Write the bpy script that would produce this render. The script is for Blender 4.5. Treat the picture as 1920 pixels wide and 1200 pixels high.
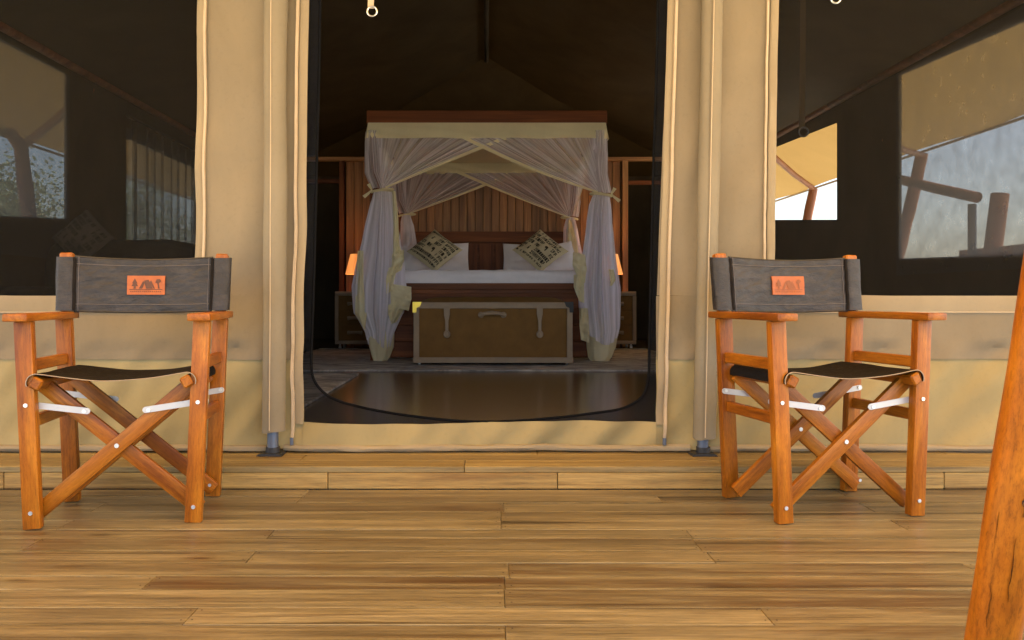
import bpy, bmesh, math, random
from mathutils import Vector, Matrix, noise

R = math.radians
random.seed(7)
sc = bpy.context.scene
for o in list(bpy.data.objects):
    bpy.data.objects.remove(o)

# ------------------------------------------------------------------ camera, sky, sun, exposure
CAM_H = 0.69
cd = bpy.data.cameras.new('camera')
cam = bpy.data.objects.new('camera', cd)
sc.collection.objects.link(cam)
cam.location = (0, 0, CAM_H)
cam.rotation_euler = (R(90), 0, 0)
cd.sensor_width = 36.0
cd.lens = 36.0 * 1500 / 1920
cd.shift_x = 48 / 1920
cd.shift_y = -40 / 1920
cd.clip_start = 0.05
cd.clip_end = 2000
sc.camera = cam

SUN_EL, SUN_ROT = 52, 80
w = bpy.data.worlds.new('World')
sc.world = w
w.use_nodes = True
nt = w.node_tree
sky = nt.nodes.new('ShaderNodeTexSky')
sky.sky_type = 'NISHITA'
sky.sun_disc = False
sky.sun_elevation = R(SUN_EL)
sky.sun_rotation = R(SUN_ROT)
sky.dust_density = 2.5
bg = nt.nodes['Background']
bg.inputs['Strength'].default_value = 0.15
nt.links.new(sky.outputs[0], bg.inputs[0])

sl = bpy.data.lights.new('sun', 'SUN')
sl.energy = 5.0
sl.angle = R(0.53)
sl.color = (1.0, 0.94, 0.84)
sun = bpy.data.objects.new('sun', sl)
sc.collection.objects.link(sun)
sd = Vector((math.sin(R(SUN_ROT)) * math.cos(R(SUN_EL)), math.cos(R(SUN_ROT)) * math.cos(R(SUN_EL)), math.sin(R(SUN_EL))))
sun.rotation_euler = (-sd).to_track_quat('-Z', 'Y').to_euler()
sun.location = (0, 0, 12)

sc.view_settings.view_transform = 'Standard'
sc.view_settings.look = 'None'
sc.view_settings.gamma = 1.0
sc.view_settings.exposure = 2.52
sc.view_settings.use_curve_mapping = False
sc.cycles.use_denoising = True
sc.cycles.max_bounces = 10
sc.cycles.diffuse_bounces = 6
sc.cycles.transparent_max_bounces = 24
sc.cycles.transmission_bounces = 8
sc.cycles.sample_clamp_indirect = 6.0

# ------------------------------------------------------------------ helpers
W = {}
COL = sc.collection


def world(o):
    return W.get(o, Matrix())


def place(o, parent, M):
    W[o] = M
    if parent is not None:
        o.parent = parent
        o.matrix_basis = world(parent).inverted() @ M
    else:
        o.matrix_basis = M
    return o


def tag(o, label=None, cat=None, group=None, kind=None):
    if label: o['label'] = label
    if cat: o['category'] = cat
    if group: o['group'] = group
    if kind: o['kind'] = kind
    return o


def thing(name, loc, label, cat, group=None):
    o = bpy.data.objects.new(name, None)
    o.empty_display_size = 0.1
    COL.objects.link(o)
    place(o, None, Matrix.Translation(loc))
    return tag(o, label, cat, group)


def mesh_obj(name, me, mat, parent=None, M=None):
    o = bpy.data.objects.new(name, me)
    if mat and not me.materials:
        me.materials.append(mat)
    COL.objects.link(o)
    return place(o, parent, M or Matrix())


def finish(me, smooth=True, ang=38):
    if smooth:
        me.shade_smooth()
        me.set_sharp_from_angle(angle=R(ang))
    me.update()


class MB:
    def __init__(self):
        self.v = []
        self.f = []

    def add(self, vs, fs):
        n = len(self.v)
        self.v += [Vector(p) for p in vs]
        self.f += [tuple(i + n for i in f) for f in fs]
        return self

    def box(self, c, s, rot=None):
        c = Vector(c)
        vs = []
        for x in (-.5, .5):
            for y in (-.5, .5):
                for z in (-.5, .5):
                    p = Vector((x * s[0], y * s[1], z * s[2]))
                    if rot: p = rot @ p
                    vs.append(c + p)
        return self.add(vs, [(0, 1, 3, 2), (4, 6, 7, 5), (0, 4, 5, 1), (2, 3, 7, 6), (0, 2, 6, 4), (1, 5, 7, 3)])

    def grid(self, fn, nu, nv, closed_u=False):
        vs = []
        cu = nu if closed_u else nu + 1
        for j in range(nv + 1):
            for i in range(cu):
                vs.append(fn(i / nu, j / nv))
        fs = []
        for j in range(nv):
            for i in range(nu):
                a = j * cu + i
                b = j * cu + (i + 1) % cu
                fs.append((a, b, b + cu, a + cu))
        return self.add(vs, fs)

    def tube(self, path, r, n=10, caps=True, jit=0.0, seed=0):
        path = [Vector(p) for p in path]
        m = len(path)
        rs = r if isinstance(r, (list, tuple)) else [r] * m
        vs = []
        t0 = (path[1] - path[0]).normalized()
        ref = Vector((0, 0, 1)) if abs(t0.z) < .9 else Vector((1, 0, 0))
        a = t0.cross(ref).normalized()
        for i, p in enumerate(path):
            t = (path[min(i + 1, m - 1)] - path[max(i - 1, 0)]).normalized()
            a = (a - t * a.dot(t)).normalized()
            b = t.cross(a)
            for k in range(n):
                th = 2 * math.pi * k / n
                rr = rs[i]
                if jit:
                    rr *= 1 + jit * noise.noise(Vector((math.cos(th) * 1.3, math.sin(th) * 1.3, i * .35 + seed)))
                vs.append(p + a * math.cos(th) * rr + b * math.sin(th) * rr)
        fs = []
        for i in range(m - 1):
            for k in range(n):
                k2 = (k + 1) % n
                fs.append((i * n + k, i * n + k2, (i + 1) * n + k2, (i + 1) * n + k))
        if caps:
            fs.append(tuple(range(n - 1, -1, -1)))
            fs.append(tuple((m - 1) * n + k for k in range(n)))
        return self.add(vs, fs)

    def disc(self, c, axis, r, h, n=12):
        c = Vector(c); axis = Vector(axis).normalized()
        return self.tube([c - axis * h / 2, c + axis * h / 2], r, n)

    def prism(self, pts, y0, y1):
        n = len(pts)
        vs = [(p[0], y0, p[1]) for p in pts] + [(p[0], y1, p[1]) for p in pts]
        fs = [tuple(range(n)), tuple(range(2 * n - 1, n - 1, -1))]
        for i in range(n):
            j = (i + 1) % n
            fs.append((i, n + i, n + j, j))
        return self.add(vs, fs)

    def build(self, name, mat, parent=None, M=None, smooth=True, bevel=0, seg=1, ang=38, uvw=0):
        if M is None:
            lo = Vector((min(p[i] for p in self.v) for i in range(3)))
            hi = Vector((max(p[i] for p in self.v) for i in range(3)))
            M = Matrix.Translation(((lo.x + hi.x) / 2, (lo.y + hi.y) / 2, (lo.z + hi.z) / 2))
        inv = M.inverted()
        me = bpy.data.meshes.new(name)
        me.from_pydata([inv @ p for p in self.v], [], self.f)
        me.update()
        bm = bmesh.new()
        bm.from_mesh(me)
        bmesh.ops.recalc_face_normals(bm, faces=bm.faces)
        if bevel:
            bmesh.ops.bevel(bm, geom=list(bm.edges), offset=bevel, segments=seg, affect='EDGES', profile=.6)
        bm.to_mesh(me)
        bm.free()
        if uvw:
            lay = me.uv_layers.new(name='UVMap')
            nv_ = len(self.v) // uvw
            for lp_ in me.loops:
                lay.data[lp_.index].uv = ((lp_.vertex_index % uvw) / uvw, (lp_.vertex_index // uvw) / nv_)
        finish(me, smooth, ang)
        return mesh_obj(name, me, mat, parent, M)


_bar = {}


def bar(name, p0, p1, wy, tz, mat, parent=None, up=(0, 0, 1), bevel=.003, seg=1):
    """a bevelled bar whose local X runs from p0 to p1, width wy, thickness tz along 'up'"""
    p0 = Vector(p0); p1 = Vector(p1)
    x = (p1 - p0); L = x.length; x.normalize()
    z = Vector(up); z = (z - x * z.dot(x)).normalized()
    y = z.cross(x)
    M = Matrix.Translation((p0 + p1) / 2) @ Matrix((x, y, z)).transposed().to_4x4()
    key = (round(L, 4), round(wy, 4), round(tz, 4), bevel, mat.name)
    if key not in _bar:
        me = bpy.data.meshes.new(name)
        bm = bmesh.new()
        bmesh.ops.create_cube(bm, size=1)
        bmesh.ops.scale(bm, vec=(L, wy, tz), verts=bm.verts)
        if bevel:
            bmesh.ops.bevel(bm, geom=list(bm.edges), offset=bevel, segments=seg, affect='EDGES', profile=.6)
        bm.to_mesh(me); bm.free()
        finish(me, True, 30)
        me.materials.append(mat)
        _bar[key] = me
    return mesh_obj(name, _bar[key], None, parent, M)


def boxp(name, c, s, mat, parent=None, bevel=.003, seg=1):
    c = Vector(c)
    # long axis becomes local X so the grain follows it
    k = max(range(3), key=lambda i: s[i])
    if k == 0: return bar(name, c - Vector((s[0] / 2, 0, 0)), c + Vector((s[0] / 2, 0, 0)), s[1], s[2], mat, parent, (0, 0, 1), bevel, seg)
    if k == 1: return bar(name, c - Vector((0, s[1] / 2, 0)), c + Vector((0, s[1] / 2, 0)), s[0], s[2], mat, parent, (0, 0, 1), bevel, seg)
    return bar(name, c - Vector((0, 0, s[2] / 2)), c + Vector((0, 0, s[2] / 2)), s[0], s[1], mat, parent, (0, 1, 0), bevel, seg)


def copy_tree(o, parent=None):
    c = o.copy()
    COL.objects.link(c)
    c.parent = parent
    for ch in [x for x in bpy.data.objects if x.parent == o]:
        copy_tree(ch, c)
    return c


# ------------------------------------------------------------------ materials
def new_mat(name):
    m = bpy.data.materials.new(name)
    m.use_nodes = True
    return m, m.node_tree, m.node_tree.nodes['Principled BSDF']


def nd(t, kind, **kw):
    n = t.nodes.new(kind)
    for k, v in kw.items(): setattr(n, k, v)
    return n


def ramp(t, fac, stops):
    r = nd(t, 'ShaderNodeValToRGB')
    el = r.color_ramp.elements
    while len(el) < len(stops): el.new(.5)
    for e, (p, c) in zip(el, stops):
        e.position = p
        e.color = (*c, 1) if len(c) == 3 else c
    t.links.new(fac, r.inputs[0])
    return r.outputs[0]


def mixc(t, fac, a, b, mode='MIX'):
    m = nd(t, 'ShaderNodeMix', data_type='RGBA', blend_type=mode)
    for sock, val in ((m.inputs[0], fac), (m.inputs[6], a), (m.inputs[7], b)):
        if isinstance(val, bpy.types.NodeSocket): t.links.new(val, sock)
        elif isinstance(val, (int, float)): sock.default_value = val
        else: sock.default_value = (*val, 1)
    return m.outputs[2]


def mth(t, op, a, b=0.0, clamp=False):
    m = nd(t, 'ShaderNodeMath', operation=op, use_clamp=clamp)
    for s, v in zip(m.inputs, (a, b)):
        if isinstance(v, bpy.types.NodeSocket): t.links.new(v, s)
        else: s.default_value = v
    return m.outputs[0]


def coords(t, scale, rand=True, src='Object'):
    tc = nd(t, 'ShaderNodeTexCoord')
    out = tc.outputs[src]
    if rand:
        oi = nd(t, 'ShaderNodeObjectInfo')
        va = nd(t, 'ShaderNodeVectorMath', operation='ADD')
        mm = mth(t, 'MULTIPLY', oi.outputs['Random'], 37.0)
        t.links.new(out, va.inputs[0]); t.links.new(mm, va.inputs[1])
        out = va.outputs[0]
    mp = nd(t, 'ShaderNodeMapping')
    mp.inputs['Scale'].default_value = scale
    t.links.new(out, mp.inputs['Vector'])
    return mp.outputs[0]


def tnoise(t, vec, scale=1, detail=5, rough=.55, dist=0):
    n = nd(t, 'ShaderNodeTexNoise')
    n.inputs['Scale'].default_value = scale
    n.inputs['Detail'].default_value = detail
    n.inputs['Roughness'].default_value = rough
    n.inputs['Distortion'].default_value = dist
    t.links.new(vec, n.inputs['Vector'])
    return n.outputs['Fac']


def bump(t, p, h, strength, dist=.01):
    b = nd(t, 'ShaderNodeBump')
    b.inputs['Strength'].default_value = strength
    b.inputs['Distance'].default_value = dist
    t.links.new(h, b.inputs['Height'])
    t.links.new(b.outputs[0], p.inputs['Normal'])


def wood(name, dark, mid, light, rough=.45, grain=1.0, streak=0.0, streak_col=(.06, .025, .01), var=.35, cross=18, spec=.5, along=.7, lines=0, fine=0):
    m, t, p = new_mat(name)
    v1 = coords(t, (along, cross, cross))
    n1 = tnoise(t, v1, 1, 6, .6, .6)
    col = ramp(t, n1, [(.3, dark), (.52, mid), (.72, light)])
    v2 = coords(t, (along * 3, cross * 9, cross * 9))
    n2 = tnoise(t, v2, 1, 4, .6)
    g = ramp(t, n2, [(.3, (1 - .38 * grain,) * 3), (.62, (1.08,) * 3)])
    col = mixc(t, 1.0, col, g, 'MULTIPLY')
    if fine:
        n6 = tnoise(t, coords(t, (along * 16, cross * 26, cross * 26)), 1, 5, .8)
        col = mixc(t, 1.0, col, ramp(t, n6, [(.34, (1 - fine,) * 3), (.5, (1, 1, 1)), (.66, (1 + fine * .35,) * 3)]), 'MULTIPLY')
    if lines:
        n4 = tnoise(t, coords(t, (.55, 26, 26)), 1, 3, .5, .8)
        col = mixc(t, 1.0, col, ramp(t, n4, [(.6, (1, 1, 1)), (.68, (lines, lines * .93, lines * .85)), (.74, (lines * .8, lines * .7, lines * .6))]), 'MULTIPLY')
        vo = nd(t, 'ShaderNodeTexVoronoi', feature='F1')
        vo.inputs['Scale'].default_value = 1.0
        t.links.new(coords(t, (1.9, 6.5, 6.5)), vo.inputs['Vector'])
        kn_ = ramp(t, vo.outputs['Distance'], [(.035, (.3, .24, .2)), (.075, (.75, .7, .62)), (.13, (1, 1, 1))])
        col = mixc(t, 1.0, col, kn_, 'MULTIPLY')
        n5 = tnoise(t, coords(t, (1.1, 1.1, 1.1), rand=False, src='Generated'), 3, 4, .6)
        col = mixc(t, 1.0, col, ramp(t, n5, [(.35, (.86, .86, .88)), (.65, (1.08, 1.07, 1.04))]), 'MULTIPLY')
    oi = nd(t, 'ShaderNodeObjectInfo')
    k = mth(t, 'ADD', mth(t, 'MULTIPLY', oi.outputs['Random'], var), 1 - var * .5)
    kk = nd(t, 'ShaderNodeCombineColor')
    for i in range(3): t.links.new(k, kk.inputs[i])
    col = mixc(t, 1.0, col, kk.outputs[0], 'MULTIPLY')
    if streak:
        at = nd(t, 'ShaderNodeAttribute', attribute_type='OBJECT', attribute_name='heart')
        v3 = coords(t, (.8, 13, 13))
        n3 = tnoise(t, v3, 1, 5, .55, 1.2)
        th = mth(t, 'ADD', mth(t, 'MULTIPLY', at.outputs['Fac'], .3), n3)
        f = ramp(t, th, [(.62, (0, 0, 0)), (.72, (.55, .55, .55)), (.85, (1, 1, 1))])
        f2 = mth(t, 'MULTIPLY', f, streak)
        col = mixc(t, f2, col, streak_col)
    t.links.new(col, p.inputs['Base Color'])
    p.inputs['Roughness'].default_value = rough
    p.inputs['Specular IOR Level'].default_value = spec
    bump(t, p, n2, .22 * grain, .004)
    return m


def plain(name, col, rough=.6, metal=0.0, nscale=6, amount=.25, bumps=.15, bd=.004, spec=.5, sheen=0):
    m, t, p = new_mat(name)
    v = coords(t, (nscale,) * 3)
    n = tnoise(t, v, 1, 6, .6)
    lo = tuple(c * (1 - amount) for c in col)
    hi = tuple(min(1, c * (1 + amount)) for c in col)
    t.links.new(ramp(t, n, [(.3, lo), (.7, hi)]), p.inputs['Base Color'])
    p.inputs['Roughness'].default_value = rough
    p.inputs['Metallic'].default_value = metal
    p.inputs['Specular IOR Level'].default_value = spec
    if sheen: p.inputs['Sheen Weight'].default_value = sheen
    if bumps:
        v2 = coords(t, (nscale * 12,) * 3)
        bump(t, p, tnoise(t, v2, 1, 4, .6), bumps, bd)
    return m


def canvas(name, col, amount=.12, trans=0.0, tcol=None, weave=420):
    m, t, p = new_mat(name)
    v = coords(t, (2.2, 2.2, 1.2), rand=False)
    n = tnoise(t, v, 1, 6, .62, .4)
    lo = tuple(c * (1 - amount * 1.4) for c in col)
    hi = tuple(min(1, c * (1 + amount)) for c in col)
    c1 = ramp(t, n, [(.32, lo), (.68, hi)])
    v2 = coords(t, (60, 60, 60), rand=False)
    sp = ramp(t, tnoise(t, v2, 1, 3, .7), [(.28, (.93,) * 3), (.45, (1, 1, 1))])
    c1 = mixc(t, 1, c1, sp, 'MULTIPLY')
    t.links.new(c1, p.inputs['Base Color'])
    p.inputs['Roughness'].default_value = .8
    p.inputs['Specular IOR Level'].default_value = .25
    v3 = coords(t, (weave, weave, weave), rand=False)
    bump(t, p, tnoise(t, v3, 1, 2, .5), .12, .002)
    if trans:
        tr = nd(t, 'ShaderNodeBsdfTranslucent')
        tr.inputs[0].default_value = (*(tcol or col), 1)
        mx = nd(t, 'ShaderNodeMixShader')
        mx.inputs[0].default_value = trans
        t.links.new(p.outputs[0], mx.inputs[1]); t.links.new(tr.outputs[0], mx.inputs[2])
        t.links.new(mx.outputs[0], t.nodes['Material Output'].inputs[0])
    return m


def netting(name, col, alpha, tint=(1, 1, 1), trans=.5, var=0.0, scale=(6, 6, 1), uv=False):
    """threads cover 'alpha' of the area, the rest lets light straight through"""
    m, t, p = new_mat(name)
    p.inputs['Base Color'].default_value = (*col, 1)
    p.inputs['Roughness'].default_value = .85
    p.inputs['Specular IOR Level'].default_value = .04
    tl = nd(t, 'ShaderNodeBsdfTranslucent'); tl.inputs[0].default_value = (*col, 1)
    m1 = nd(t, 'ShaderNodeMixShader'); m1.inputs[0].default_value = trans
    t.links.new(p.outputs[0], m1.inputs[1]); t.links.new(tl.outputs[0], m1.inputs[2])
    tp = nd(t, 'ShaderNodeBsdfTransparent'); tp.inputs[0].default_value = (*tint, 1)
    m2 = nd(t, 'ShaderNodeMixShader')
    t.links.new(tp.outputs[0], m2.inputs[1]); t.links.new(m1.outputs[0], m2.inputs[2])
    if var:
        n = tnoise(t, coords(t, scale, rand=not uv, src='UV' if uv else 'Object'), 1, 5, .6)
        a = mth(t, 'ADD', mth(t, 'MULTIPLY', mth(t, 'SUBTRACT', n, .5), var * 2), alpha, True)
        t.links.new(a, m2.inputs[0])
    else:
        m2.inputs[0].default_value = alpha
    t.links.new(m2.outputs[0], t.nodes['Material Output'].inputs[0])
    return m


M_deck = wood('deck_wood', (.108, .078, .042), (.196, .153, .087), (.272, .222, .138), .34, 1.2, .95, (.062, .03, .011), .26, 11, .45, along=.8, lines=.4, fine=.55)
M_step = wood('step_wood', (.2, .13, .045), (.28, .195, .08), (.34, .255, .11), .45, .8, .9, (.12, .04, .01), .2, 9, .35, lines=.6, fine=.35)
M_riser = wood('riser_wood', (.27, .15, .04), (.37, .23, .072), (.44, .29, .1), .45, .8, .95, (.13, .04, .01), .2, 9, .35, lines=.6, fine=.35)
M_chair = wood('chair_wood', (.16, .037, .002), (.33, .1, .006), (.46, .165, .013), .36, .7, 0, var=.3, cross=16, spec=.28, along=2.6, fine=.35)
M_log = wood('log_wood', (.19, .045, .002), (.35, .1, .004), (.47, .16, .01), .45, .6, .8, (.1, .022, .002), .05, 6, along=3.0, spec=.25, fine=.4)
M_pole = wood('fly_pole_wood', (.2, .06, .02), (.32, .11, .04), (.42, .17, .07), .5, .6, 0, var=.15, cross=10)
M_bed = wood('bed_wood', (.08, .023, .007), (.16, .046, .012), (.25, .078, .022), .5, .6, 0, var=.2, cross=12, spec=.25)
M_panel = wood('panel_wood', (.18, .07, .02), (.34, .145, .045), (.5, .24, .085), .45, .7, 0, var=.75, cross=8)
M_rail = wood('rail_wood', (.3, .13, .045), (.42, .2, .07), (.5, .26, .1), .45, .6, 0, var=.1)
M_canvas = canvas('tan_canvas', (.222, .177, .116))
M_hemc = canvas('hem_canvas', (.29, .23, .147))
M_skirt = canvas('skirt_canvas', (.33, .26, .125), .1)
M_sleeve = canvas('sleeve_canvas', (.23, .192, .133), .1)
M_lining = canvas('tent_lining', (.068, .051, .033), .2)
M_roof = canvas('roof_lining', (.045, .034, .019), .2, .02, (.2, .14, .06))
M_fly = canvas('fly_canvas', (.33, .25, .12), .1, .4, (.34, .2, .055), weave=80)
M_awn = canvas('awning_canvas', (.4, .3, .13), .08, .8, (.5, .285, .05), weave=80)
M_screen = netting('window_screen', (.0135, .0118, .0098), .66, (1, .98, .95), .2)
M_sidescr = netting('side_screen', (.1, .1, .1), .8, (1, 1, 1), .6, .12, (9, 9, 9))
M_sidescr2 = netting('left_side_screen', (.1, .1, .1), .87, (1, 1, 1), .6, .08, (9, 9, 9))
M_door = netting('door_screen', (.012, .013, .016), .72, (1, 1, 1), .2)
M_net = netting('mosquito_net', (.93, .9, 1.0), .46, (1, 1, 1), .4, .8, (30, .4, 1), uv=True)
M_netd = netting('net_drape', (.93, .9, 1.0), .74, (1, 1, 1), .35, .7, (46, .5, 1), uv=True)
M_cream = canvas('cream_cloth', (.86, .79, .54), .08, .3, (.86, .79, .54))
M_curtain = netting('sheer_curtain', (.16, .17, .17), .4, (1, 1, 1), .6, .5, (18, 18, 1))
M_linen = plain('white_linen', (.86, .84, .92), .8, 0, 5, .06, .25, .01, .2, .2)
M_cush = plain('cushion_cotton', (.6, .53, .36), .85, 0, 10, .08, .2, .003, .2)
M_print = plain('black_print', (.035, .028, .02), .8, 0, 10, .2, 0)
M_zip = plain('zip_tape', (.46, .355, .24), .7, 0, 20, .08, .1)
M_black = plain('black_tape', (.006, .006, .007), .9, 0, 10, .2, 0, spec=.05)
M_metal = plain('zinc_metal', (.72, .72, .72), .32, 1, 14, .1, .05)
M_strap = plain('white_metal', (.5, .5, .52), .35, .25, 12, .06, .05)
M_pipe = plain('grey_steel', (.12, .14, .19), .42, .5, 10, .15, .1)
M_plate = plain('black_steel', (.03, .03, .034), .5, .3, 10, .2, .1)
M_brass = plain('brass', (.9, .68, .12), .28, .9, 10, .1, .05)
M_trunk = plain('trunk_leather', (.19, .1, .028), .7, 0, 9, .12, .2, spec=.2)
M_trim = plain('trim_leather', (.31, .23, .155), .6, 0, 9, .12, .2)
M_stone = plain('lamp_base', (.12, .05, .02), .35, 0, 9, .2, .1)


def leather(name, lo, hi, rough):
    m, t, p = new_mat(name)
    n = tnoise(t, coords(t, (7, 7, 12)), 1, 8, .72, .9)
    c = ramp(t, n, [(.3, lo), (.55, tuple((a + b) / 2 for a, b in zip(lo, hi))), (.72, hi)])
    nf = tnoise(t, coords(t, (55, 55, 110)), 1, 5, .7, .6)
    c = mixc(t, 1.0, c, ramp(t, nf, [(.32, (.55, .53, .53)), (.5, (1, 1, 1)), (.68, (1.3, 1.28, 1.28))]), 'MULTIPLY')
    t.links.new(c, p.inputs['Base Color'])
    t.links.new(ramp(t, nf, [(.3, (rough - .12,) * 3), (.7, (rough + .2,) * 3)]), p.inputs['Roughness'])
    h = mth(t, 'ADD', mth(t, 'MULTIPLY', nf, .5), tnoise(t, coords(t, (16, 16, 44)), 1, 6, .7, 1.2))
    bump(t, p, h, .55, .006)
    p.inputs['Specular IOR Level'].default_value = .4 if rough < .6 else .15
    return m


M_leather = leather('dark_leather', (.011, .009, .009), (.047, .04, .04), .44)
M_seat = leather('seat_leather', (.007, .0055, .005), (.016, .012, .0105), .8)
M_patch = plain('patch_leather', (.36, .085, .007), .5, 0, 25, .15, .2)
M_emblem = plain('burnt_emblem', (.09, .028, .008), .6, 0, 25, .15, 0)

m, t, p = new_mat('lamp_shade')
p.inputs['Base Color'].default_value = (.75, .5, .28, 1)
p.inputs['Roughness'].default_value = .8
v = coords(t, (30, 30, 3))
t.links.new(ramp(t, tnoise(t, v, 1, 3), [(.3, (.8, .2, .03)), (.7, (1, .36, .08))]), p.inputs['Emission Color'])
p.inputs['Emission Strength'].default_value = .18
M_shade = m

m, t, p = new_mat('interior_boards')
v = coords(t, (1.1, 9, 9), rand=False)
n = tnoise(t, v, 1, 6, .6, .3)
t.links.new(ramp(t, n, [(.3, (.1, .074, .036)), (.55, (.14, .106, .053)), (.75, (.18, .14, .072))]), p.inputs['Base Color'])
p.inputs['Roughness'].default_value = .2
p.inputs['Specular IOR Level'].default_value = .5
bump(t, p, n, .05, .003)
M_floor = m

m, t, p = new_mat('grey_rug')
v = coords(t, (2.6, 5, 1), rand=True)
n = tnoise(t, v, 1, 8, .7, 1.5)
c = ramp(t, n, [(.33, (.15, .143, .145)), (.46, (.3, .285, .28)), (.56, (.5, .48, .46)), (.7, (.64, .62, .59))])
t.links.new(c, p.inputs['Base Color'])
p.inputs['Roughness'].default_value = .95
v2 = coords(t, (260, 260, 260))
bump(t, p, tnoise(t, v2, 1, 3), .5, .006)
M_rug = m

m, t, p = new_mat('dry_grass_ground')
v = coords(t, (1, 1, 1), rand=False)
n = tnoise(t, v, .35, 9, .68)
t.links.new(ramp(t, n, [(.3, (.36, .32, .24)), (.5, (.46, .41, .3)), (.7, (.36, .33, .22))]), p.inputs['Base Color'])
p.inputs['Roughness'].default_value = 1
bump(t, p, tnoise(t, v, 9, 5), .5, .05)
M_ground = m

m, t, p = new_mat('leaf')
oi = nd(t, 'ShaderNodeObjectInfo')
n = tnoise(t, coords(t, (1.5, 1.5, 1.5)), 1, 4)
c = ramp(t, n, [(.3, (.07, .1, .035)), (.6, (.11, .14, .06)), (.8, (.15, .16, .08))])
t.links.new(c, p.inputs['Base Color'])
p.inputs['Roughness'].default_value = .6
M_leaf = m
M_bark = plain('bark', (.12, .085, .06), .9, 0, 8, .3, .5, .02)

# ------------------------------------------------------------------ key measures
WALL_Y = 3.17          # canvas front wall
RISER_Y = 2.90         # step riser
FLOOR_Z = 0.082        # tent platform
S = 1500.0
CX = 912.0


def at(px, py, d):
    return Vector(((px - CX) / S * d, d, CAM_H + (560 - py) / S * d))


def wx(px): return (px - CX) / S * WALL_Y
def wz(py): return CAM_H + (560 - py) / S * WALL_Y


# ------------------------------------------------------------------ setting
mb = MB()
mb.grid(lambda u, v: Vector(((u - .5) * 900, (v - .3) * 900, -.42)), 8, 8)
tag(mb.build('ground', M_ground), kind='structure')

# deck: dark underframe with boards laid on it, each board its own piece
mb = MB()
mb.box((0, 1.2, -.14), (7.0, 3.36, .2))
deck = tag(mb.build('deck', M_bark, smooth=False), kind='structure')
y = RISER_Y - .0015
row = 0
jx = [-3.4, -2.55, -1.9, -1.28, -.64, .045, .60, 1.25, 1.9, 2.6, 3.4]
rnd = random.Random(11)
widths = [.1, .09, .112, .096, .106, .088, .115, .1]
NAILS = []
M_nail = plain('rusty_nail', (.03, .022, .018), .7, .3, 10, .3, 0)
while y > -.35:
    wd = widths[row % 8]
    cuts = [jx[0]]
    k = 0
    off = row % 2
    inner = jx[1:-1]
    step = 2 if row % 3 else 3
    i = off if step == 2 else (row // 3) % 3
    while i < len(inner):
        cuts.append(inner[i] + rnd.uniform(-.012, .012)); i += step
    cuts.append(jx[-1])
    streaked = y - wd < 1.925 <= y
    if streaked: cuts = [-3.4, -1.9, -.82, .045, 1.25, 2.6, 3.4]
    NAILS += [(c_, y - wd / 2, wd) for c_ in cuts[1:-1]]
    for a, b in zip(cuts[:-1], cuts[1:]):
        L = b - a - .0022
        key = (round(L, 2), wd)
        pl = bar('plank', (a + .0005, y - wd / 2, -.016 + rnd.uniform(-.0012, .0012)), (b - .0005, y - wd / 2, -.016 + rnd.uniform(-.0012, .0012)), wd - .0028, .03, M_deck, deck, (0, 0, 1), .0016)
        pl['heart'] = rnd.choice([-.4, -.2, -.05, .05, .15, .25, .35, .5])
        cxp = (a + b) / 2
        if streaked and -.8 < cxp < 0: pl['heart'] = .72
        if 2.0 < y - wd / 2 < 2.09 and cxp < -.5: pl['heart'] = .45
    y -= wd
    row += 1

# small nail heads in pairs where boards meet the joists
nails = MB()
for (nx_, ny_, nw_) in NAILS:
    for dx_ in (-.012, .012):
        for dy_ in (-.28, .28):
            c_ = Vector((nx_ + dx_ + rnd.uniform(-.003, .003), ny_ + dy_ * nw_ + rnd.uniform(-.003, .003), .0005))
            nails.add([c_ + Vector((.0024 * math.cos(k * 1.047), .0024 * math.sin(k * 1.047), .0006)) for k in range(6)], [(0, 1, 2, 3, 4, 5)])
tag(nails.build('nail_heads', M_nail, deck, smooth=False), kind='stuff')

# step up to the tent platform
mb = MB()
mb.box((0, (RISER_Y + .03 + 3.6) / 2, (FLOOR_Z - .03) / 2 - .05), (7.2, 3.6 - RISER_Y - .03, FLOOR_Z - .03 + .1))
step_o = tag(mb.build('step', M_bark, smooth=False), kind='structure')
for a, b, hv in ((-3.6, -1.75, -.1), (-1.75, -.575, -.2), (-.575, .258, .42), (.258, 1.66, .0), (1.66, 3.6, .1)):
    o = bar('plank', (a + .0012, RISER_Y + .013, .0295), (b - .0012, RISER_Y + .013, .0295), .026, .059, M_riser, step_o, (0, 0, 1), .002)
    o['heart'] = hv
for yy, cuts in ((RISER_Y + .055, (-3.6, -1.9, -.08, 1.3, 3.6)), (RISER_Y + .168, (-3.6, -2.4, -.7, .9, 3.6)), (RISER_Y + .282, (-3.6, -1.5, .2, 1.8, 3.6))):
    for a, b in zip(cuts[:-1], cuts[1:]):
        o = bar('plank', (a + .001, yy, FLOOR_Z - .011), (b - .001, yy, FLOOR_Z - .011), .111, .022, M_step, step_o, (0, 0, 1), .002)
        o['heart'] = rnd.choice([-.4, -.2, 0, .1])

mb = MB()
mb.box((0, (RISER_Y + .345 + 12.4) / 2, FLOOR_Z - .1), (7.2, 12.4 - RISER_Y - .345, .2))
tag(mb.build('interior_floor', M_floor, smooth=False), kind='structure')

# ------------------------------------------------------------------ the tent
tent = thing('safari_tent', (0, WALL_Y, FLOOR_Z), 'tan canvas safari tent with an open mesh doorway on the wooden platform', 'tent')
HX, EAVE, RIDGE, BACK = 3.4, 2.56, 3.5, 12.2
RX = 0.0


HEMX = (wx(380), wx(553), wx(1250), wx(1435))


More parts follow.
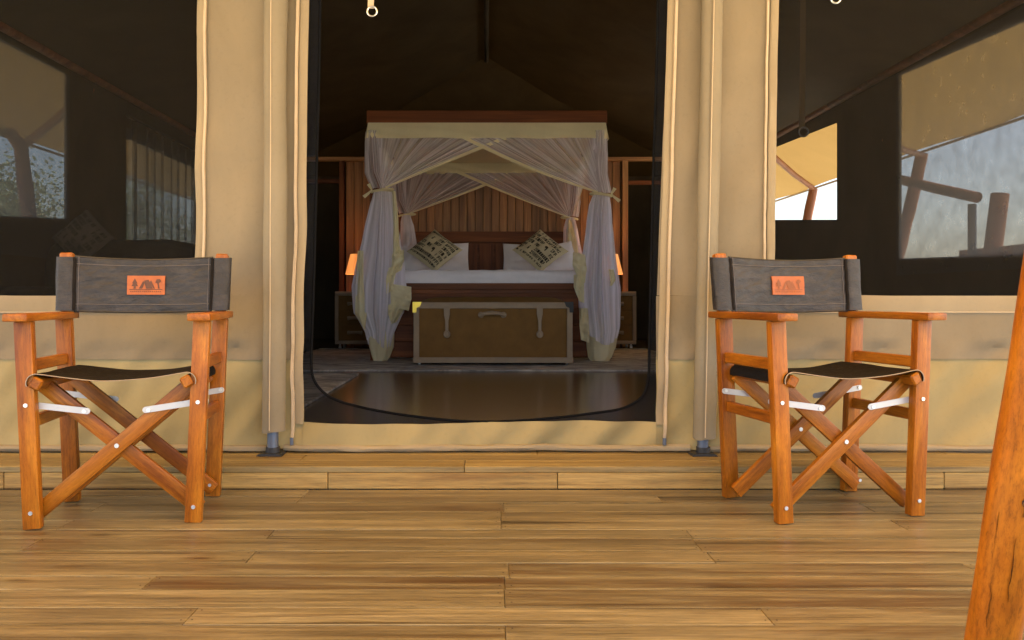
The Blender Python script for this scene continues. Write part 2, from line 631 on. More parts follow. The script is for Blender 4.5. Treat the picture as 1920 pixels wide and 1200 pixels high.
def disp(x, z):
    """creases and slack of the stretched canvas"""
    d = .016 * noise.noise(Vector((x * 1.3, z * .9, 3.1)))
    q = x * .75 - z * .66
    r_ = x * .66 + z * .75
    if x > 0: q = x * .66 - z * .75; r_ = x * .75 + z * .66
    n1 = noise.noise(Vector((q * 5.5, r_ * 1.1, 9.0)))
    d += .034 * n1 * (0.5 + noise.noise(Vector((x * 1.1, z * 1.1, 5.5))))
    if z < .5: d += .030 * noise.noise(Vector((q * 11, r_ * 2.2, 1.7)))
    d += .0022 * noise.noise(Vector((x * 14, z * 7, 4.0)))
    for xh in HEMX:
        e = (x - xh) / .035
        if abs(e) < 3: d += .0042 * math.exp(-e * e) * noise.noise(Vector((xh * 9, z * 26, 2.0)))
    e = (z - .45) / .03
    if abs(e) < 3: d += .004 * math.exp(-e * e) * noise.noise(Vector((x * 24, 3.0, 6.0)))
    if .55 < abs(x) < 1.5:
        sg = 1 if x < 0 else -1
        d += .017 * min(1, max(0, (1.17 - abs(x + .05)) / .12)) * min(1, max(0, (abs(x + .02) - .74) / .1)) * math.sin(6.283 * (sg * x * 1.7 + z * 1.55 + .5 * noise.noise(Vector((x, z, 4))))) * max(0, .35 + noise.noise(Vector((x * 2, z * 1.2, 12)))) * min(1, max(0, z - .4))
    return d


def sheet(name, mat, x0, x1, z0, z1, y=WALL_Y, dx=.025, x0t=None, x1t=None, amp=1.0, parent=None, zf=None):
    """canvas rectangle on the front wall; x0t/x1t are the edges at its top"""
    x0t = x0 if x0t is None else x0t
    x1t = x1 if x1t is None else x1t
    nu = max(2, int(abs(x1 - x0) / dx)); nv = max(2, int(abs(z1 - z0) / dx))
    b = MB()

    def fn(u, v):
        z = z0 + (z1 - z0) * v
        a = x0 + (x0t - x0) * v; c = x1 + (x1t - x1) * v
        x = a + (c - a) * u
        if zf: z = zf(x, z, v)
        return Vector((x, y + amp * disp(x, z), z))
    b.grid(fn, nu, nv)
    return b.build(name, mat, parent or tent)


def vstrip(name, mat, pts, width, y=WALL_Y, lift=.004, thick=.004, parent=None, n=60):
    """a flat tape following the canvas along pts [(x, z)...]"""
    b = MB()
    P = []
    for k in range(n + 1):
        s = k / n * (len(pts) - 1)
        i = min(int(s), len(pts) - 2); f = s - i
        P.append((pts[i][0] + (pts[i + 1][0] - pts[i][0]) * f, pts[i][1] + (pts[i + 1][1] - pts[i][1]) * f))
    vs = []
    for k, (x, z) in enumerate(P):
        a = P[max(k - 1, 0)]; c = P[min(k + 1, n)]
        tx, tz = c[0] - a[0], c[1] - a[1]
        l = math.hypot(tx, tz); nx, nz = -tz / l, tx / l
        wob = .0035 * noise.noise(Vector((x * 3, z * 3.1, 8)))
        for s, dy in ((-.5, 0), (-.34, -thick), (.34, -thick), (.5, 0)):
            xx, zz = x + nx * width * s + wob, z + nz * width * s
            vs.append(Vector((xx, y + disp(xx, zz) - lift + dy, zz)))
    fs = []
    for k in range(n):
        for j in range(3):
            a = k * 4 + j
            fs.append((a, a + 1, a + 5, a + 4))
    b.add(vs, fs)
    return b.build(name, mat, parent or tent)


ZT = 2.35                                     # top of the front wall panels seen from the deck
# door edges (left, right), bottom and top of the picture leaned the way the canvas hangs
DLb, DLt = wx(568), wx(583)
DRb, DRt = wx(1230), wx(1256)
WLb, WLt = wx(361), wx(374)                    # window edge left
WRb, WRt = wx(1446), wx(1460)                  # window edge right
Z_SEAM = wz(674)
Z_WIN = wz(554)
Z_SILL = wz(790)
Z0 = FLOOR_Z + .012


def lerpx(b, tpx, z):                          # x of a leaning edge at height z (b at z of py=790, t at py=-200)
    return b + (tpx - b) * (z - wz(790)) / (wz(-60) - wz(790))


front = sheet('front_wall', M_canvas, lerpx(WLb, WLt, Z_WIN), DLb, Z_WIN, ZT, x0t=lerpx(WLb, WLt, ZT), x1t=lerpx(DLb, DLt, ZT))
sheet('front_wall', M_canvas, DRb + .003, lerpx(WRb, WRt, Z_WIN), Z_WIN, ZT, x0t=lerpx(DRb, DRt, ZT), x1t=lerpx(WRb, WRt, ZT))
sheet('front_wall', M_canvas, -3.4, DLb, Z_SEAM, Z_WIN, dx=.022, zf=lambda x, z, v: z + v * .006 * math.sin(x * 5))
sheet('front_wall', M_canvas, DRb, 3.4, Z_SEAM, Z_WIN, dx=.022, zf=lambda x, z, v: z - v * .006 * math.sin(x * 4))
sheet('skirt', M_skirt, -3.4, DLb, Z0, Z_SEAM + .012, y=WALL_Y + .006, dx=.02)
sheet('skirt', M_skirt, DRb, 3.4, Z0, Z_SEAM + .012, y=WALL_Y + .006, dx=.02)
sheet('door_sill', M_skirt, DLb, DRb, Z0, Z_SILL, y=WALL_Y + .004, dx=.02, zf=lambda x, z, v: z + v * (.006 * math.sin(x * 4.4) - .004))
# stitched hem below the windows
for a, b in ((-3.4, lerpx(WLb, WLt, Z_WIN)), (lerpx(WRb, WRt, Z_WIN), 3.4)):
    vstrip('hem', M_hemc, [(a, Z_WIN - .036), (b, Z_WIN - .036)], .07, lift=.003, thick=.0015, n=70)
    vstrip('stitch_line', M_zip, [(a, Z_WIN - .066), (b, Z_WIN - .066)], .004, lift=.006, thick=.001, n=70)
for a, b in ((-3.4, wx(497)), (wx(537), DLb)):
    pass
# rolled bottom hem of the canvas
for a, b, s in ((-3.4, wx(500), 0), (wx(534), wx(1292), 1), (wx(1326), 3.4, 2)):
    mb = MB()
    path = []
    for k in range(41):
        x = a + (b - a) * k / 40
        path.append((x, WALL_Y - .008 + .4 * disp(x, .1), FLOOR_Z + .018 + .005 * noise.noise(Vector((x * 3, s, 0)))))
    mb.tube(path, .013, 8, jit=.25, seed=s)
    mb.build('bottom_roll', M_hemc, tent)

# vertical hems and zips
edge_l = lambda px_b, px_t: [(wx(px_b), wz(690)), (lerpx(wx(px_b), wx(px_t), ZT), ZT)]


def leaned(pb, pt, z0, z1, n=6):
    return [(lerpx(wx(pb), wx(pt), z0 + (z1 - z0) * k / n), z0 + (z1 - z0) * k / n) for k in range(n + 1)]


vstrip('hem', M_hemc, leaned(370, 379, Z_WIN - .07, ZT), .034, lift=.004)
vstrip('zipper', M_zip, leaned(380, 387, wz(486), ZT), .013, lift=.008, thick=.006)
vstrip('hem', M_hemc, leaned(1441, 1452, Z_WIN - .07, ZT), .032, lift=.004)
vstrip('zipper', M_zip, leaned(1429, 1438, wz(486), ZT), .011, lift=.008, thick=.006)
vstrip('zipper', M_zip, leaned(549, 561, wz(825), ZT), .014, lift=.010, thick=.007)
vstrip('hem', M_hemc, leaned(560, 573, wz(795), ZT), .034, lift=.005, thick=.003)
vstrip('zipper', M_zip, leaned(1245, 1269, wz(824), ZT), .014, lift=.010, thick=.007)
vstrip('hem', M_hemc, leaned(1236, 1260, wz(795), ZT), .030, lift=.005, thick=.003)
# zip stops
for px in (549, 1244):
    boxp('zip_stop', (wx(px), WALL_Y - .018, wz(826)), (.014, .008, .03), M_pipe, tent, .002)

# sleeves over the steel poles
for (pb, pt, zb, wdt) in ((518, 521, wz(805), .078), (1312, 1329, wz(818), .074)):
    mb = MB()

    def fn(u, v, pb=pb, pt=pt, zb=zb, wdt=wdt):
        z = zb + (ZT - zb) * v
        x = lerpx(wx(pb), wx(pt), z)
        a = 2 * math.pi * u
        wob = 1 + .12 * noise.noise(Vector((math.cos(a), math.sin(a) + pb, z * 2.2)))
        return Vector((x + math.cos(a) * wdt / 2 * wob, WALL_Y - .05 - math.sin(a) * .034 * wob, z + .004 * math.sin(a * 2)))
    mb.grid(fn, 20, 90, closed_u=True)
    sleeve = mb.build('pole_sleeve', M_sleeve, tent)
    # overlapped flap edge
    mb = MB()

    def fn2(u, v, pb=pb, pt=pt, zb=zb, wdt=wdt):
        z = zb + .003 + (ZT - zb) * v
        x = lerpx(wx(pb), wx(pt), z) + .008
        ww = noise.noise(Vector((2.2, pb, z * 1.8)))
        a = R(100) - R(108) * u
        rr = 1.1 + .08 * ww + .16 * u * (1 + .8 * ww)
        return Vector((x - .008 + math.cos(a) * wdt / 2 * rr, WALL_Y - .05 - math.sin(a) * .036 * rr, z))
    mb.grid(fn2, 10, 90)
    mb.build('flap', M_sleeve, sleeve)
    mb = MB()
    zs = [zb + .01 + (ZT - zb) * k / 40 for k in range(41)]
    mb.tube([(lerpx(wx(pb), wx(pt), z) - .002 + .002 * noise.noise(Vector((z * 2, pb, 1))), WALL_Y - .0915, z) for z in zs], .0022, 6)
    mb.build('piping', M_zip, sleeve)
    mb = MB()
    mb.tube([(lerpx(wx(pb), wx(pt), z_), WALL_Y - .05, z_) for z_ in (FLOOR_Z + .004, .5, 1.2, ZT)], .0215, 18)
    pole = mb.build('tent_pole', M_pipe, tent)
    mb = MB()
    mb.prism([(-.05, .0), (.05, .0), (.043, .007), (.02, .009), (-.02, .009), (-.043, .007)], -.045, .045)
    for v_ in mb.v: v_ += Vector((wx(pb) - .004, WALL_Y - .05, FLOOR_Z + .001))
    mb.tube([(wx(pb), WALL_Y - .05, FLOOR_Z + .004), (wx(pb), WALL_Y - .05, FLOOR_Z + .03)], .027, 16)
    mb.build('base_plate', M_plate, pole)

# window screens (dark insect mesh) and their black bottom border
for a, b, at_, bt in ((-3.4, lerpx(WLb, WLt, Z_WIN) + .01, -3.4, lerpx(WLb, WLt, ZT) + .01), (lerpx(WRb, WRt, Z_WIN) - .01, 3.4, lerpx(WRb, WRt, ZT) - .01, 3.4)):
    mb = MB()
    mb.grid(lambda u, v: Vector(((a + (at_ - a) * v) * (1 - u) + (b + (bt - b) * v) * u, WALL_Y + .03, Z_WIN - .02 + (ZT - Z_WIN + .02) * v)), 8, 8)
    scr = mb.build('window_screen', M_screen, tent)

# gable above
mb = MB()
mb.add([(-3.4, WALL_Y, ZT - .002), (3.4, WALL_Y, ZT - .002), (3.4, WALL_Y, EAVE), (0, WALL_Y, RIDGE), (-3.4, WALL_Y, EAVE)], [(0, 1, 2, 3, 4)])
mb.build('front_gable', M_canvas, tent, smooth=False)

# door screen: black mesh border round the arched zip opening
opening = [(600, -224), (598, -60), (596, 120), (592, 300), (588, 500), (584, 640), (583, 690), (588, 715), (602, 735), (625, 750), (660, 761), (720, 773), (800, 784), (880, 791), (960, 791), (1040, 785), (1110, 777), (1165, 768), (1195, 753), (1210, 735), (1217, 705), (1219, 660), (1223, 500), (1228, 300), (1233, 120), (1236, -60), (1239, -224)]
outer = [(586, -224), (583, -60), (580, 120), (577, 300), (573, 500), (570, 640), (569, 690), (569, 715), (568, 735), (567, 792), (640, 792), (720, 794), (800, 795), (880, 796), (960, 795), (1040, 793), (1110, 792), (1165, 791), (1231, 790), (1231, 735), (1232, 705), (1235, 660), (1240, 500), (1246, 300), (1252, 120), (1256, -60), (1261, -224)]
YD = WALL_Y + .02
mb = MB()
no = len(opening)
P0 = [Vector((wx(a), YD + .01 * math.sin(i * .9), wz(b))) for i, (a, b) in enumerate(opening)]
P1 = [Vector((wx(a) + (-.02 if a < 700 else .02), YD, wz(b) - (.02 if b > 780 else 0))) for a, b in outer]
mb.add(P0 + P1, [(i, i + 1, no + i + 1, no + i) for i in range(no - 1)])
door = mb.build('door_screen', M_door, tent)
# smooth the zip curve
cur = []
for i in range(no - 1):
    p0, p1, p2, p3 = P0[max(i - 1, 0)], P0[i], P0[i + 1], P0[min(i + 2, no - 1)]
    for k in range(5):
        s = k / 5
        cur.append(.5 * ((2 * p1) + (p2 - p0) * s + (2 * p0 - 5 * p1 + 4 * p2 - p3) * s * s + (3 * p1 - p0 - 3 * p2 + p3) * s ** 3))
cur.append(P0[-1])
mb = MB()
mb.tube([p + Vector((0, -.003, 0)) for p in cur], .0055, 6)
mb.build('zipper', M_black, door)

# hanging straps with a ring
for px, ztop, zr, mt in ((700, 2.35, wz(27), 1), (1562, 2.35, wz(1), 0), (1521, 2.5, wz(240), 0)):
    yy = WALL_Y - (.03 if mt else .02)
    X = wx(px)
    if px == 1521:
        X, yy = wx(px), WALL_Y + .08
    mb = MB()
    n = 14
    mb.grid(lambda u, v: Vector((X - .014 + .024 * u + .006 * math.sin(v * 2) - .004, yy - .003 * math.sin(v * 5) + 0 * u, zr + .012 + (ztop - zr - .012) * v)), 2, n)
    st = mb.build('strap', M_zip if mt else M_lining, tent)
    mb = MB()
    mb.tube([(X + .019 * math.cos(a), yy - .004, zr + .019 * math.sin(a)) for a in [2 * math.pi * k / 20 for k in range(21)]], .0035, 6, caps=False)
    mb.build('ring', M_metal if px != 1521 else M_pipe, st)

# side walls with their window openings (rectangles in y, z)


def wall_with_holes(X, holes):
    """holes: (y0, y1, sill at y0, sill at y1, head at y0, head at y1)"""
    b = MB()
    ys = WALL_Y
    for (a, c, s0, s1, h0, h1) in holes:
        b.add([(X, ys, FLOOR_Z), (X, a, FLOOR_Z), (X, a, EAVE), (X, ys, EAVE)], [(0, 1, 2, 3)])
        b.add([(X, a, FLOOR_Z), (X, c, FLOOR_Z), (X, c, s1), (X, a, s0)], [(0, 1, 2, 3)])
        b.add([(X, a, h0), (X, c, h1), (X, c, EAVE), (X, a, EAVE)], [(0, 1, 2, 3)])
        ys = c
    b.add([(X, ys, FLOOR_Z), (X, BACK, FLOOR_Z), (X, BACK, EAVE), (X, ys, EAVE)], [(0, 1, 2, 3)])
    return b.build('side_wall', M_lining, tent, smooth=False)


HL = [(3.6, 6.44, 1.12, 1.334, 2.46, 2.5), (7.55, 9.3, 1.15, 1.2, 2.2, 2.2)]
HR = [(3.6, 6.55, .93, 1.018, 2.36, 2.52), (7.76, 9.75, 1.456, 1.65, 2.395, 2.485)]
wl = wall_with_holes(-HX, HL)
wr = wall_with_holes(HX, HR)
mb = MB(); mb.grid(lambda u, v: Vector((-HX + .02, 3.55 + 2.94 * u, 1.0 + 1.5 * v)), 4, 4); mb.build('side_screen', M_sidescr2, wl)
mb = MB(); mb.grid(lambda u, v: Vector((-HX + .02, 7.5 + 1.85 * u, 1.1 + 1.2 * v)), 4, 4); mb.build('side_screen', M_sidescr2, wl)  # screen added here to dim the bright fly roof beyond the curtain
mb = MB(); mb.grid(lambda u, v: Vector((HX - .02, 3.55 + 3.05 * u, .88 + 1.65 * v)), 4, 4); mb.build('side_screen', M_sidescr, wr)
mb = MB()
mb.add([(-HX, BACK, FLOOR_Z), (HX, BACK, FLOOR_Z), (HX, BACK, EAVE), (-HX, BACK, EAVE)], [(0, 1, 2, 3)])
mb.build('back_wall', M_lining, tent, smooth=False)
# eave beams
for s in (-1, 1):
    mb = MB(); mb.tube([(s * (HX - .05), WALL_Y + .05, EAVE + .03), (s * (HX - .05), BACK - .1, EAVE + .03)], .05, 10)
    mb.build('eave_beam', M_pole if s < 0 else M_bed, tent)
# roof lining: ridge then a hip at the back
HIP = 9.3
mb = MB()


def roofpt(s):
    def fn(u, v):
        yy = WALL_Y + (BACK - WALL_Y) * v
        ry = WALL_Y + (HIP - WALL_Y) * v
        a = Vector((s * HX, yy, EAVE)); r_ = Vector((RX, ry, RIDGE))
        p = a.lerp(r_, u)
        p.z -= .09 * math.sin(math.pi * u) * (1 + .5 * noise.noise(Vector((p.x * .8, p.y * .8, s))))
        p.z += .03 * noise.noise(Vector((p.x * 2 + p.y, p.y * .7, s * 3)))*math.sin(math.pi*u)
        return p
    return fn


mb.grid(roofpt(-1), 24, 40)
mb.grid(roofpt(1), 24, 40)
mb.add([(-HX, BACK, EAVE), (HX, BACK, EAVE), (RX, HIP, RIDGE)], [(0, 1, 2)])
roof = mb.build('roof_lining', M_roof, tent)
mb = MB(); mb.tube([(RX, WALL_Y + .1, RIDGE - .05), (RX, HIP, RIDGE - .05)], .025, 10)
mb.build('ridge_pole', M_lining, tent)

# ------------------------------------------------------------------ fly roof over everything, with an unseen awning above the deck
FX, FZ, FY0, FY1 = 4.6, 2.24, 3.0, 14.0
FR0, FR1, FRZ = 3.0, 10.2, 4.55
fly = thing('fly_roof', (0, FY0, FZ), 'sloping tan canvas fly roof seen beyond the side windows', 'fly roof')
mb = MB()


def fly_side(s):
    def fn(u, v):
        e = Vector((s * FX, FY0 + (FY1 - FY0) * v, FZ))
        r_ = Vector((0, FR0 + (FR1 - FR0) * v, FRZ))
        p = e.lerp(r_, u)
        p.z -= .12 * math.sin(math.pi * u)
        p.z += .035 * (1 - u) * abs(math.sin(v * math.pi * 5))
        return p
    return fn


def fly_end(y0, yr, z0):
    def fn(u, v):
        e = Vector((-FX + 2 * FX * u, y0, FZ + z0))
        p = e.lerp(Vector((0, yr, FRZ)), v)
        p.z -= .12 * math.sin(math.pi * v)
        return p
    return fn


mb.grid(fly_side(-1), 14, 40)
mb.grid(fly_side(1), 14, 40)
mb.grid(fly_end(FY1, FR1, 0), 30, 14)
mb.build('canvas_roof', M_fly, fly)
mb = MB()
for pa in ([(FX, FY0, FZ), (FX, FY1, FZ)], [(FX, FY1, FZ), (-FX, FY1, FZ)], [(-FX, FY1, FZ), (-FX, FY0, FZ)]):
    mb.tube(pa, .014, 8)
mb.build('edge_rope', M_zip, fly)
awn = thing('deck_awning', (0, 1.05, 2.2), 'unseen tan canvas awning over the deck, its slope and reach set for the light', 'awning')
mb = MB()  # out of view; outward rise and long reach chosen to steer light onto wall and bed
mb.grid(lambda u, v: Vector((-5.2 + 10.8 * u, -.9 + 4.04 * v, 2.9 - .7 * v - .05 * math.sin(math.pi * v) * (1 + .6 * abs(math.sin(u * 9))))), 60, 16)
mb.build('canvas_sheet', M_awn, awn)
mb = MB(); mb.tube([(-5.2, -.9, 2.9), (5.6, -.9, 2.9)], .03, 10); mb.build('front_beam', M_pole, awn)
mb = MB(); mb.tube([(-5.2, 1.1, 2.43), (5.6, 1.1, 2.43)], .035, 10); mb.build('cross_beam', M_pole, awn)


def log_pole(name, base, top, r0, r1, label, mat, group=None, seed=0, n=40):
    base = Vector(base); top = Vector(top)
    t_ = thing(name, base, label, 'pole', group)
    L = (top - base).length
    q = (top - base).to_track_quat('X', 'Z')
    M = Matrix.Translation((base + top) / 2) @ q.to_matrix().to_4x4()
    b = MB()
    pts = []; rs = []
    for k in range(n + 1):
        f = k / n
        p = base.lerp(top, f)
        p += Vector((.012 * noise.noise(Vector((f * 3, seed, 0))), .012 * noise.noise(Vector((f * 3, seed, 7))), 0)) * (r0 / .05)
        pts.append(p)
        rs.append((r0 + (r1 - r0) * f) * (1 + .06 * noise.noise(Vector((f * 9, seed, 3)))))
    b.tube(pts, rs, 20, jit=.10, seed=seed)
    b.build('shaft', mat, t_, M=M)
    return t_, pts, rs


# near awning log
lp, lpts, lrs = log_pole('awning_pole', (.940, 1.5, -.03), (1.032, 1.1, 2.41), .0455, .040, 'thick varnished orange log leaning at the front of the deck', M_log, seed=4)
# knots and splits on the log
shaft = [c for c in bpy.data.objects if c.parent == lp][0]
M_split = plain('dark_split', (.035, .014, .006), .9, 0, 30, .3, .2)
rr = random.Random(3)
for (fz, off, ln, wd_) in ((.150, -.016, .05, .003), (.166, -.017, .02, .0014), (.262, -.026, .06, .0016), (.1, -.012, .12, .0006), (.07, .014, .09, .0005), (.12, .02, .1, .0005)):
    i = int(fz * 40); f = fz * 40 - i
    c = lpts[i].lerp(lpts[i + 1], f)
    ax = (lpts[i + 1] - lpts[i]).normalized()
    tocam = (Vector((0, 0, CAM_H)) - c); tocam -= ax * tocam.dot(ax); tocam.normalize()
    side = ax.cross(tocam)
    rad = lrs[i] * 1.02
    b = MB()

    def kn(u, v):
        sz = (u - .5) * ln
        hw = wd_ * max(0.02, (1 - abs(2 * u - 1) ** 1.5)) * (1 + 1.1 * noise.noise(Vector((u * 7, fz * 31, 0))))
        o_ = -off + .0045 * noise.noise(Vector((u * 4, fz * 17, 2))) + (v - .5) * 2 * hw
        y_ = math.sqrt(max(rad * rad - o_ * o_, 0)) + .0012 - .0035 * (1 - abs(2 * v - 1))
        return c + ax * sz + side * o_ + tocam * y_
    b.grid(kn, 24, 4)
    b.build('split', M_split, lp)

# leaning fly poles seen through the side windows
P_R1 = (4.60, 8.45, 2.22)
fp = log_pole('fly_pole', (3.98, 8.45, -.4), P_R1, .075, .06, 'leaning reddish pole in the large screened window right of the doorway', M_pole, 'poles holding the fly roof edge', 1)[0]
fp2 = log_pole('fly_pole', (4.1, 11.25, -.4), (4.6, 11.25, 2.24), .07, .06, 'leaning reddish pole in the small bright opening right of the doorway', M_pole, 'poles holding the fly roof edge', 2)[0]
fp3 = log_pole('fly_pole', (-4.32, 7.95, -.4), (-4.6, 7.9, 2.22), .085, .065, 'leaning pole in the side window at far left of the photo', M_pole, 'poles holding the fly roof edge', 3)[0]
for parent_, a, b_, r_ in ((fp, (3.42, 6.85, 2.05), (4.58, 8.42, 2.2), .03), (fp2, (3.42, 9.6, 2.42), (4.58, 11.22, 2.24), .035), (fp3, (-3.42, 6.9, 2.5), (-4.57, 7.9, 2.2), .04)):
    mb = MB(); mb.tube([a, Vector(a).lerp(Vector(b_), .5) - Vector((0, 0, .02)), b_], r_, 10)
    mb.build('strut', M_pole, parent_)
# upper reach of the forked pole on the left
mb = MB(); mb.tube([(-4.58, 7.9, 2.15), (-4.5, 7.3, 2.45), (-4.42, 6.9, 2.75)], [.06, .05, .04], 10)
mb.build('fork', M_pole, fp3)

# side railing glimpsed through the right window
rail = thing('side_railing', (4.4, 7.2, -.4), 'dark timber railing with thick slanted post outside the right side window', 'railing')
mb = MB(); mb.tube([(4.33, 8.35, 1.93), (4.35, 7.75, 1.76), (4.42, 7.2, 1.6)], .05, 10); mb.build('top_rail', M_bed, rail)
mb = MB(); mb.tube([(4.3, 7.1, -.4), (4.56, 7.1, 1.62)], .07, 12, jit=.1); mb.build('slanted_post', M_pole, rail)
mb = MB(); mb.tube([(4.42, 7.28, -.4), (4.42, 7.28, 1.55)], .036, 14); mb.build('upright', M_pipe, rail)
boxp('lower_rail', (4.5, 6.6, 1.1), (.08, 1.9, .09), M_pole, rail)

# ------------------------------------------------------------------ director's chairs
chair = thing('director_chair', (0, 0, 0), '', 'chair', "director's chairs on the deck")
LX, LY = .243, .165
for sx in (-1, 1):
    for sy in (-1, 1):
        bar('leg', (sx * (LX - .013), sy * LY, 0.001), (sx * (LX + .013), sy * LY, .622), .032, .050, M_chair, chair, (1, 0, 0), .004, 2)
    bar('armrest', (sx * (LX + .014), -.232, .634), (sx * (LX + .014), .215, .634), .068, .023, M_chair, chair, (0, 0, 1), .005, 2)
    for zz in (.487, .318):
        bar('side_rail', (sx * (LX - .013 + .0418 * zz), -LY + .016, zz), (sx * (LX - .013 + .0418 * zz), LY - .016, zz), .021, .036, M_chair, chair, (0, 0, 1), .003)
    # back posts, leaning back a little
    bar('back_post', (sx * (LX + .009), .176, .647), (sx * (LX + .014), .196, .847), .03, .042, M_chair, chair, (1, 0, 0), .004)
    # seat rails
    bar('seat_rail', (sx * .214, -.195, .437), (sx * .214, .185, .437), .032, .036, M_chair, chair, (sx * -.55, 0, 1), .005)
# scissor legs
for y1, y2 in ((-.1345, -.1125), (.1125, .1345)):
    a = bar('scissor_leg', (-.240, y1, .030), (.226, y1, .432), .019, .047, M_chair, chair, (0, 0, 1), .004, 2)
    b_ = bar('scissor_leg', (.240, y2, .030), (-.226, y2, .432), .019, .047, M_chair, chair, (0, 0, 1), .004, 2)
# metal straps
for sy in (-1, 1):
    for sx in (-1, 1):
        yy = -.1466 if sy < 0 else .1465
        p0 = Vector((sx * .262, yy, .372)); p1 = Vector((sx * .085, yy, .347))
        d_ = (p1 - p0); L_ = d_.length; d_.normalize(); n_ = Vector((-d_.z, 0, d_.x))
        out_ = []
        for k in range(9):
            a_ = R(90 + 180 * k / 8); out_.append(p0 + d_ * math.cos(a_) * .0095 + n_ * math.sin(a_) * .0095)
        for k in range(9):
            a_ = R(-90 + 180 * k / 8); out_.append(p1 + d_ * math.cos(a_) * .0095 + n_ * math.sin(a_) * .0095)
        mb = MB(); mb.prism([(q_.x, q_.z) for q_ in out_], yy - .0013, yy + .0013)
        mb.build('steel_strap', M_strap, chair)
bolts = MB()
for sx in (-1, 1):
    for zz in (.05, .372):
        bolts = MB(); bolts.disc((sx * (LX - .013 + .0418 * zz), -LY - .0175, zz), (0, 1, 0), .0062, .004, 10); bolts.build('bolt', M_metal, chair)
    for zz in (.052, .373):
        bolts = MB(); bolts.disc((sx * (LX - .013 if zz < .1 else .258), .1425 if zz > .1 else .1015 + (.0235 if sx < 0 else 0), zz), (0, 1, 0), .0055, .004, 10); bolts.build('bolt', M_metal, chair)
    bolts = MB(); bolts.disc((sx * .093, -.149, .3465), (0, 1, 0), .006, .004, 10); bolts.build('bolt', M_metal, chair)
for yy in (-.1455, .1015):
    bolts = MB(); bolts.disc((0, yy, .2385), (0, 1, 0), .007, .004, 10); bolts.build('bolt', M_metal, chair)

# seat: sling sagging between the rails and wrapped round them
mb = MB()
prof = []
for k in range(13):
    a = R(200) - R(200 - 78) * k / 12
    prof.append((-.214 + .0275 * math.cos(a), .437 + .0275 * math.sin(a)))
for k in range(1, 24):
    f = k / 24
    x = -.205 + .41 * f
    prof.append((x, .464 - .022 * math.sin(math.pi * f) ** 1.0))
for k in range(13):
    a = R(102) - R(102 + 20) * k / 12
    prof.append((.214 + .0275 * math.cos(a), .437 + .0275 * math.sin(a)))
npf = len(prof)


def seatf(u, v):
    i = min(int(u * (npf - 1) + .5), npf - 1)
    x, z = prof[i]
    yy = -.19 + .37 * v
    z -= .006 * math.sin(math.pi * v) * math.sin(math.pi * min(max((x + .2) / .4, 0), 1))
    z += .003 * noise.noise(Vector((x * 9, yy * 9, 2)))
    return Vector((x, yy, z))


mb.grid(seatf, npf - 1, 16)
seat = mb.build('seat_sling', M_seat, chair)
mb = MB(); mb.tube([seatf(i / (npf - 1), 0) + Vector((0, -.0015, 0)) for i in range(npf)], .0016, 6)
mb.build('edge_binding', M_trim, seat)

# leather back: two sleeves and a panel
for sx in (-1, 1):
    mb = MB()

    def fn(u, v, sx=sx):
        a = 2 * math.pi * u
        z = .6505 + .184 * v
        c = Vector((sx * (LX + .009 + .005 * v), .176 + .02 * v, z))
        ca, sa = math.cos(a), math.sin(a)
        ex = .032 * (abs(ca) ** .55) * (1 if ca > 0 else -1)
        ey = .0245 * (abs(sa) ** .6) * (1 if sa > 0 else -1)
        w_ = 1 + .06 * noise.noise(Vector((ca * 2, sa * 2 + sx, z * 14)))
        return c + Vector((ex * w_, ey * w_, .0015 * math.sin(a)))
    mb.grid(fn, 28, 14, closed_u=True)
    mb.build('back_sleeve', M_leather, chair)


def backf(u, v):
    x = (-.225 + .45 * u) * (1 + .012 * v)
    s = math.sin(math.pi * u)
    z = .6475 + .187 * v + (-.009 * s if v > .5 else -.004 * s) * (2 * abs(v - .5))
    yy = .159 + .02 * v + .022 * s
    yy += .0025 * noise.noise(Vector((x * 14, z * 34, 1.0))) + .0022 * noise.noise(Vector((x * 40 - z * 46, z * 70, 6.0)))
    return Vector((x, yy, z))


mb = MB(); mb.grid(backf, 80, 36); back = mb.build('back_panel', M_leather, chair)
mb = MB(); mb.grid(lambda u, v: backf(u, v) + Vector((0, .006, 0)), 20, 8); mb.build('back_lining', M_leather, back)
M_thread = plain('stitch_thread', (.1, .085, .085), .6, 0, 30, .1, 0)
for v0 in (.13, .87):
    mb = MB(); mb.tube([backf(k / 60, v0) + Vector((0, -.0012, 0)) for k in range(61)], .0013, 5); mb.build('stitching', M_thread, back)
for u0 in (.03, .97):
    mb = MB(); mb.tube([backf(u0, k / 20) + Vector((0, -.0012, 0)) for k in range(21)], .0013, 5); mb.build('stitching', M_thread, back)
for u0 in (0.004, .996):  # darker strips paint the gap shading where panel meets sleeve
    mb = MB(); mb.tube([backf(u0, .02 + .96 * k / 20) + Vector((0, -.0035, 0)) for k in range(21)], .0055, 6); mb.build('seam_shade', M_seat, back)
# folded leather rims
for v0 in (0.0, 1.0):
    mb = MB(); mb.tube([backf(k / 50, v0) + Vector((0, .003, 0)) for k in range(51)], .0042, 6); mb.build('folded_rim', M_leather, back)
